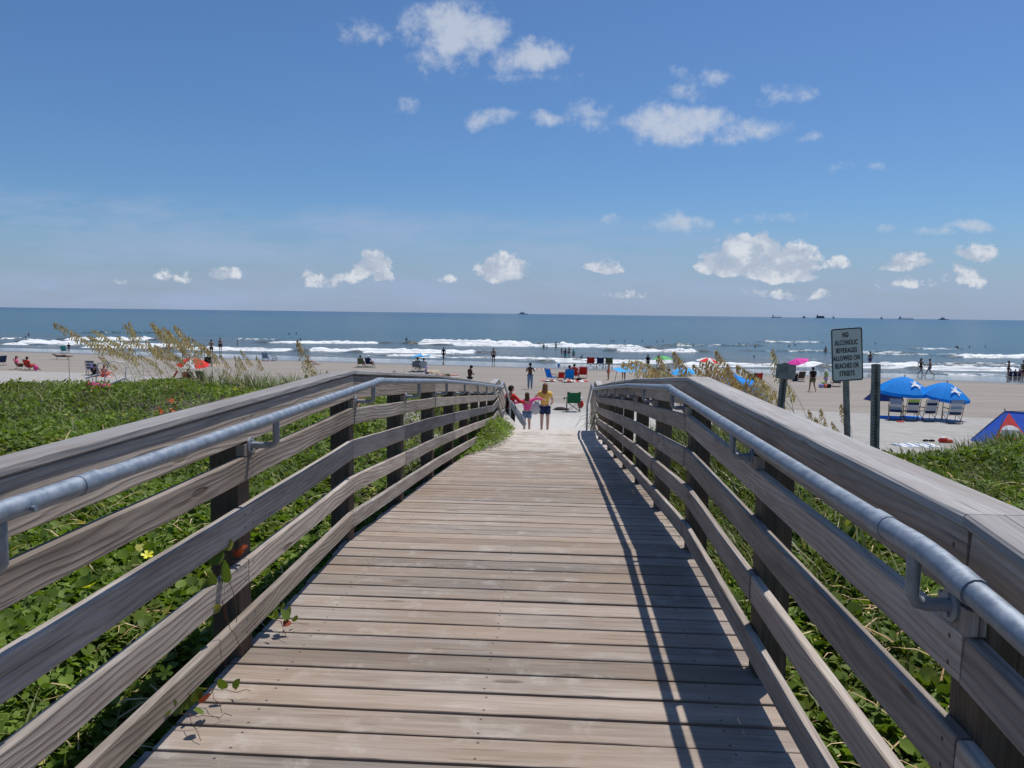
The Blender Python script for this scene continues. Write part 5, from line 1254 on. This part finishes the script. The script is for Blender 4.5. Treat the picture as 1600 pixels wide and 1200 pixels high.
p = hit(1012, 574); L(1012, 578, 24, 'stand', 'person in black standing behind the peak of the light blue canopy', rz=.5, skin='brown', top=('tee', BLACK))
L(1026, 569, 12, 'fold', 'person in the shallows seen between the sea oats heads', rz=.5, skin='brown', top=('tee', RED))
p = hit(1068, 601); umbrella(p, 1.05, 1.30, [SKYB]*8, 'light blue umbrella just showing above the bend of the right cap board', tilt=(.1, -.1), drop=.40)
p = hit(1066, 590); person(p, 'sit', 'sitter hidden among the sea oats behind the light blue umbrella at the right bend', rz=.3, s=1.05, skin='tan', top=('tee', BROWN))
p = atd(1152, 25.5); umbrella(p, 1.05, 2.02, [BLUE]*8, 'blue turtle umbrella tipped towards us behind the right cap board', tilt=(.62, .25), drop=.5, rz=.3, emblem=(-1.15, .34, WHITE), valance=.10)
p = atd(1122, 27.5); umbrella(p, .95, 1.98, [BLUE, SKYB]*4, 'blue umbrella folded behind the turtle umbrella beyond the right cap board', tilt=(.45, -.1), drop=.5, rz=.3)
p = hit(1105, 590); umbrella(p, 1.12, 1.75, [RED_T, WHITE]*5, 'red and white striped umbrella near the water behind the sea oats', drop=.36, tilt=(.05, .12))
p = hit(1246, 592); umbrella(p, 1.06, 1.80, [HOTPINK]*8, 'magenta umbrella near the water above the small grey sign', drop=.34, tilt=(.1, -.32))
p = hit(1242, 596); person(p, 'sit', 'sitter under the magenta umbrella, behind the sea oats', rz=.3, s=1.05, skin='tan', top=('tee', BLACK)); p = hit(1250, 596); low_chair(p, .2, BROWN, 'brown chair under the magenta umbrella')
p = hit(1181, 603); quad_chair(p, .2, RED, 'red folding chair among the sea oats right of the blue turtle umbrella', s=1.1); p = hit(1173, 606); quad_chair(p, -.1, BROWN, 'dark brown folding chair left of the red one, behind the sea oats', s=1.15)
p = hit(1192, 620); person(p, 'sit', 'dark haired person sitting on the sand in front of the red folding chair', rz=.2, s=1.08, skin='tan', hair='brown', hs='long', top=('tank', BLACK), bot=('shorts', BLACK)); towel(p, 0, 1.6, .8, BLACK, 'dark blanket under the person sitting in front of the red folding chair', n=3)
p = hit(1283, 606); e = empty('beach_bag', p, 0, 'pile of colourful bags beside the person in the white hat', 'bag')
for q, m_, r_ in (((0, 0, .14), PURPLE, .2), ((.32, 0, .12), CORAL, .17), ((.15, .1, .32), LIME, .15), ((.55, 0, .14), BLACK, .2)): MB().ball(q, r_, 9, 7, (1, .8, .9)).build('pouch', m_, e)
p = hit(1306, 604); low_chair(p, .1, BROWN, 'low dark chair just behind the post of the alcohol sign')
p = hit(1272, 597); towel(p, .1, .9, .5, WHITE, 'white towel on the sand left of the sign post', n=1)
# the two blue turtle umbrellas with their chairs
base = hit(1440, 660)
def at_px(px, py): return hit(px, py)
p = at_px(1408, 652); umbrella(p, 1.18, 1.93, [BLUE]*8, 'left one of the two big blue turtle umbrellas over the striped chairs', tilt=(.10, .03), drop=.64, rz=.39, emblem=(-1.15, .37, WHITE), valance=.15, polem=WOODP)
p = at_px(1472, 656); umbrella(p, 1.06, 1.74, [BLUE]*8, 'right one of the two big blue turtle umbrellas over the striped chairs', tilt=(.14, .10), drop=.60, rz=.30, emblem=(-1.25, .36, WHITE), valance=.14, polem=WOODP)
S_ = [STEELBLUE, PALEGREY, NAVY, PALEGREY, STEELBLUE, NAVY]
tall_chair(at_px(1399, 656), -.45, 'striped chair turned a little right, leftmost of four under the blue umbrellas', [STEELBLUE, STEELBLUE, PALEGREY, STEELBLUE, NAVY])
tall_chair(at_px(1422, 657), -.05, 'striped chair with a lime towel over its top, second from left under the blue umbrellas', [LIME, NAVY, PALEGREY, PALEGREY, NAVY])
tall_chair(at_px(1449, 658), .12, 'striped chair, third from left under the blue umbrellas', [PALEGREY, NAVY, PALEGREY, PALEGREY, NAVY])
tall_chair(at_px(1488, 661), .02, 'striped chair standing apart, rightmost of four under the blue umbrellas', [STEELBLUE, PALEGREY, STEELBLUE, PALEGREY, NAVY], s=1.05)
towel(at_px(1385, 653), .1, 1.2, .6, BLUE, 'blue towel on the sand left of the striped chairs', n=2); towel(at_px(1424, 652), 0, .9, .6, BLUE, 'blue towel on the sand behind the second striped chair', n=2)
p = at_px(1407, 659.5); e = empty('frisbee', p, 0, 'small red disc on the sand in front of the striped chairs', 'frisbee'); MB().tube([(0, 0, .0), (0, 0, .03)], .16, 14).build('disc', RED, e)
p = at_px(1385, 627); e = empty('wind_shelter', p, .05, 'dark blue wind shelter behind the left blue turtle umbrella', 'wind shelter')
MB().addv([(-1.0, 0, 0), (1.0, 0, 0), (1.0, .1, .55), (-.75, .1, .62), (-1.0, .02, .0), (-1., .9, 0), (1., .9, 0)], [(0, 1, 2, 3), (3, 5, 0), (2, 1, 6), (2, 6, 5, 3)]).build('cloth_wall', col('dark_blue_nylon', (.03, .06, .22)), e, smooth=False)
for x in (-1.0, 1.0): MB().tube([(x, 0, 0), (x*.95, .08, .66)], .014, 6).build('pole', METAL, e)
# towel, shoes and red cloth near the right grass
p = hit(1432, 697); towel(p, .1, 1.35, .8, STEELBLUE, 'blue and white patterned towel on the sand at the edge of the dune grass', WHITE, n=12)
p = hit(1451, 690); e = empty('flip_flops', p, 0, 'pair of dark shoes on the sand behind the patterned towel', 'shoes')
for x in (-.1, .1): MB().ball((x, 0, .03), .12, 8, 5, (.9, .4, .4)).build('shoe', BLACK, e)
p = hit(1477, 692); e = empty('red_bundle', p, 0, 'red and white bundle on the sand right of the patterned towel', 'bundle'); MB().ball((-.06, 0, .08), .15, 9, 6, (1.2, .7, .7)).ball((.15, 0, .05), .1, 8, 5, (1.1, .7, .7)).build('cloth', RED, e); MB().ball((-.08, 0, .17), .08, 8, 5, (1.2, .8, .5)).build('white_cloth', WHITE, e)
# blue and red pop up tent at the right edge
def tent():
    p = hit(1592, 697); e = empty('beach_tent', p, 0, 'blue pop up beach tent with red window panel at the right edge', 'tent')
    nyl = plain('blue_nylon', (.035, .11, .55), .5, .3, .1, 5); dk = plain('slate_nylon', (.055, .085, .16), .6); rd = plain('red_nylon', (.62, .045, .04), .55)
    A = Vector((-.35, .30, 1.12)); B = Vector((.75, .30, 1.10)); bl = Vector((-1.12, -.55, 0)); br = Vector((1.35, -.55, 0)); kl = Vector((-1.0, 1.1, 0)); kr = Vector((1.3, 1.1, 0))
    def lerp(a, b, t): return a.lerp(b, t)
    m1, m2 = lerp(bl, A, .26), lerp(br, B, .26)
    MB().addv([m1, m2, B, lerp(A, B, .45)+Vector((0, -.02, -.02)), A], [(0, 1, 2, 3, 4)]).build('front_panel', nyl, e, smooth=False)
    MB().addv([bl, br, m2+Vector((0, -.004, 0)), m1+Vector((0, -.004, 0))], [(0, 1, 2, 3)]).build('skirt', dk, e, smooth=False)
    MB().addv([bl, kl, A], [(0, 2, 1)]).build('side_panel', nyl, e, smooth=False); MB().addv([kl, kr, B, A], [(0, 1, 2, 3)]).build('back_panel', nyl, e, smooth=False); MB().addv([br, kr, B], [(0, 1, 2)]).build('side_panel', nyl, e, smooth=False)
    # panel frame: local axes of the front face
    U = (m2-m1).normalized(); Wv = (lerp(A, B, .5)-lerp(m1, m2, .5)).normalized(); Nn = U.cross(Wv).normalized(); 
    if Nn.y > 0: Nn = -Nn
    O = lerp(m1, m2, .26)
    def Q(u, w, o): return O+U*u+Wv*w+Nn*o
    tri = MB().addv([Q(-.62, .0, .010), Q(.46, -.05, .010), Q(.06, .98, .010)], [(0, 1, 2)]); w_ = tri.build('red_panel', rd, e, smooth=False)
    arch = [(-.40, .06)]+[(-.04-.36*math.cos(a), .08+.42*math.sin(a)) for a in np.linspace(0, math.pi, 12)]+[(.34, .02)]
    MB().addv([Q(u, w, .018) for u, w in arch], [tuple(range(len(arch)))]).build('window_cover', WHITE, w_, smooth=False)
    low = [(-.39, .08), (.31, .04), (.27, .30), (-.33, .32)]
    MB().addv([Q(u, w, .024) for u, w in low], [(0, 1, 2, 3)]).build('window_mesh', GREY, w_, smooth=False)
    mb = MB()
    for a, b in ((bl, A), (A, B), (B, br), (kl, A), (kr, B)): mb.tube([a+Vector((0, -.01, .0)), lerp(a, b, .5)+Vector((0, -.02, .03)), b+Vector((0, 0, .01))], .011, 6)
    mb.build('pole_frame', METAL, e)
    MB().tube([A, A+Vector((-.02, 0, .09))], .016, 6).build('pole_tip', METAL, e); MB().tube([m1, lerp(bl, Vector((-1.75, -.9, 0)), 1)], .005, 4).build('guy_line', METAL, e)
tent()
# white tube chair frame with pink cloth, lying in the plants on the left
p = atd(163, 12.4); p.z += .12
e = empty('chair_frame', p, .25, 'white tube chair frame with a pink cloth in the dune plants on the left', 'chair'); 
MB().tube([(-.02, 0, .0), (.07, .0, .38), (.16, .0, .40), (.28, .02, .38), (.33, .04, .30), (.30, .04, .08), (.28, .03, .05)], .0085, 8).tube([(-.26, -.05, .13), (-.05, -.04, .19)], .016, 8).tube([(.10, -.05, .03), (.34, -.02, .13)], .013, 8).tube([(-.16, -.04, .13), (-.15, -.04, -.05)], .009, 6).tube([(.07, 0, .38), (-.20, .35, .34), (-.24, .36, .05)], .0085, 6).build('frame', WMETAL, e)
mb = MB(); r2 = random.Random(4)
for i in range(9): mb.ball((r2.uniform(-.22, .10), -.08+r2.uniform(-.04, .04), r2.uniform(-.08, .03)), r2.uniform(.045, .085), 8, 6, (1.3, .9, .8))
mb.build('pink_cloth', PINK, e)
# orange stick and orange leaves left of the railing
p = atd(268, 7.2); p.z = 1.6-(640-483)*7.2/F
e = empty('orange_stem', p, 0, 'long orange stem sticking up beyond the left cap board', 'plant')
MB().tube([(-.14, 0, -.16), (-.06, 0, -.07), (.02, 0, .02), (.09, 0, .12), (.11, 0, .15)], [.008, .007, .006, .005, .004], 6).tube([(-.14, 0, -.16), (-.16, .0, -.6)], .008, 6).build('stem', ORANGE, e)
for q, s_ in (((-.17, .02, -.04), .05), ((-.14, .03, -.02), .045), ((-.12, .03, -.05), .05), ((-.02, .02, .06), .05), ((0.0, .02, -.03), .055), ((.03, .02, -.05), .05), ((-.06, .03, .07), .04), ((-.14, 0, -.12), .05)):
    leaf_obj(e, q, s_, (r2.uniform(.8, 1.6), r2.uniform(-.5, .5), r2.uniform(0, 6)), M_ORG, .5)
# thin bare reed
p = atd(109, 14.2); e = empty('dead_reed', p, 0, 'bare thin upright reed at the left end of the dune', 'plant'); MB().tube([(0, 0, 0), (.0, 0, .75)], [.006, .004], 5).build('stem', M_STEM, e)

# ------------------------------------------------------------------ ships on the horizon
SHIP = plain('hazed_ship_hull', (.30, .36, .44), .6); SHIPW = plain('hazed_ship_house', (.46, .51, .57), .6)  # distance haze is mixed into these pale blue-grey colours
def ship(px, wpx, label, kind='cargo', dist=6500., m_=SHIP):
    d_ = ray(px, 490); k = dist/math.hypot(d_.x, d_.y); x, y = d_.x*k, d_.y*k; Lg = wpx*dist/F
    e = empty('ship', (x, y, SEA), math.atan2(-d_.x, d_.y), label, 'ship', 'ships on the horizon'); h = max(6, Lg*.06); hs_ = .55
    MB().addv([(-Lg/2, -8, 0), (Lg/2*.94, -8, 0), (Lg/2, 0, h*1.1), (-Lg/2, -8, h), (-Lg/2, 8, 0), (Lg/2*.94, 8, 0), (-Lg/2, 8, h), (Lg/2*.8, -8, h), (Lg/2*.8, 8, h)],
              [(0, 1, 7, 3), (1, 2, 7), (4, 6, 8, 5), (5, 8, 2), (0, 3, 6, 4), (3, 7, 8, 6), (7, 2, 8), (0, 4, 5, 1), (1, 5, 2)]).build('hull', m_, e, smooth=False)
    hb = MB()
    if kind == 'cargo':
        hb.box((-Lg*.36, 0, h+7), (Lg*.11, 12, 14)); hb.box((-Lg*.36, 0, h+16), (Lg*.03, 5, 6))
        for i in range(4): hb.box((-Lg*.18+i*Lg*.16, 0, h+5), (Lg*.012, 3, 10)); hb.box((-Lg*.13+i*Lg*.16, 0, h+9), (Lg*.09, 2, 1.5))
    elif kind == 'barge': hb.box((0, 0, h+6), (Lg*.8, 14, 12)); hb.box((-Lg*.3, 0, h+16), (Lg*.12, 8, 10))
    else: hb.box((-Lg*.1, 0, h+5), (Lg*.4, 10, 10)); hb.box((-Lg*.1, 0, h+14), (Lg*.05, 4, 10))
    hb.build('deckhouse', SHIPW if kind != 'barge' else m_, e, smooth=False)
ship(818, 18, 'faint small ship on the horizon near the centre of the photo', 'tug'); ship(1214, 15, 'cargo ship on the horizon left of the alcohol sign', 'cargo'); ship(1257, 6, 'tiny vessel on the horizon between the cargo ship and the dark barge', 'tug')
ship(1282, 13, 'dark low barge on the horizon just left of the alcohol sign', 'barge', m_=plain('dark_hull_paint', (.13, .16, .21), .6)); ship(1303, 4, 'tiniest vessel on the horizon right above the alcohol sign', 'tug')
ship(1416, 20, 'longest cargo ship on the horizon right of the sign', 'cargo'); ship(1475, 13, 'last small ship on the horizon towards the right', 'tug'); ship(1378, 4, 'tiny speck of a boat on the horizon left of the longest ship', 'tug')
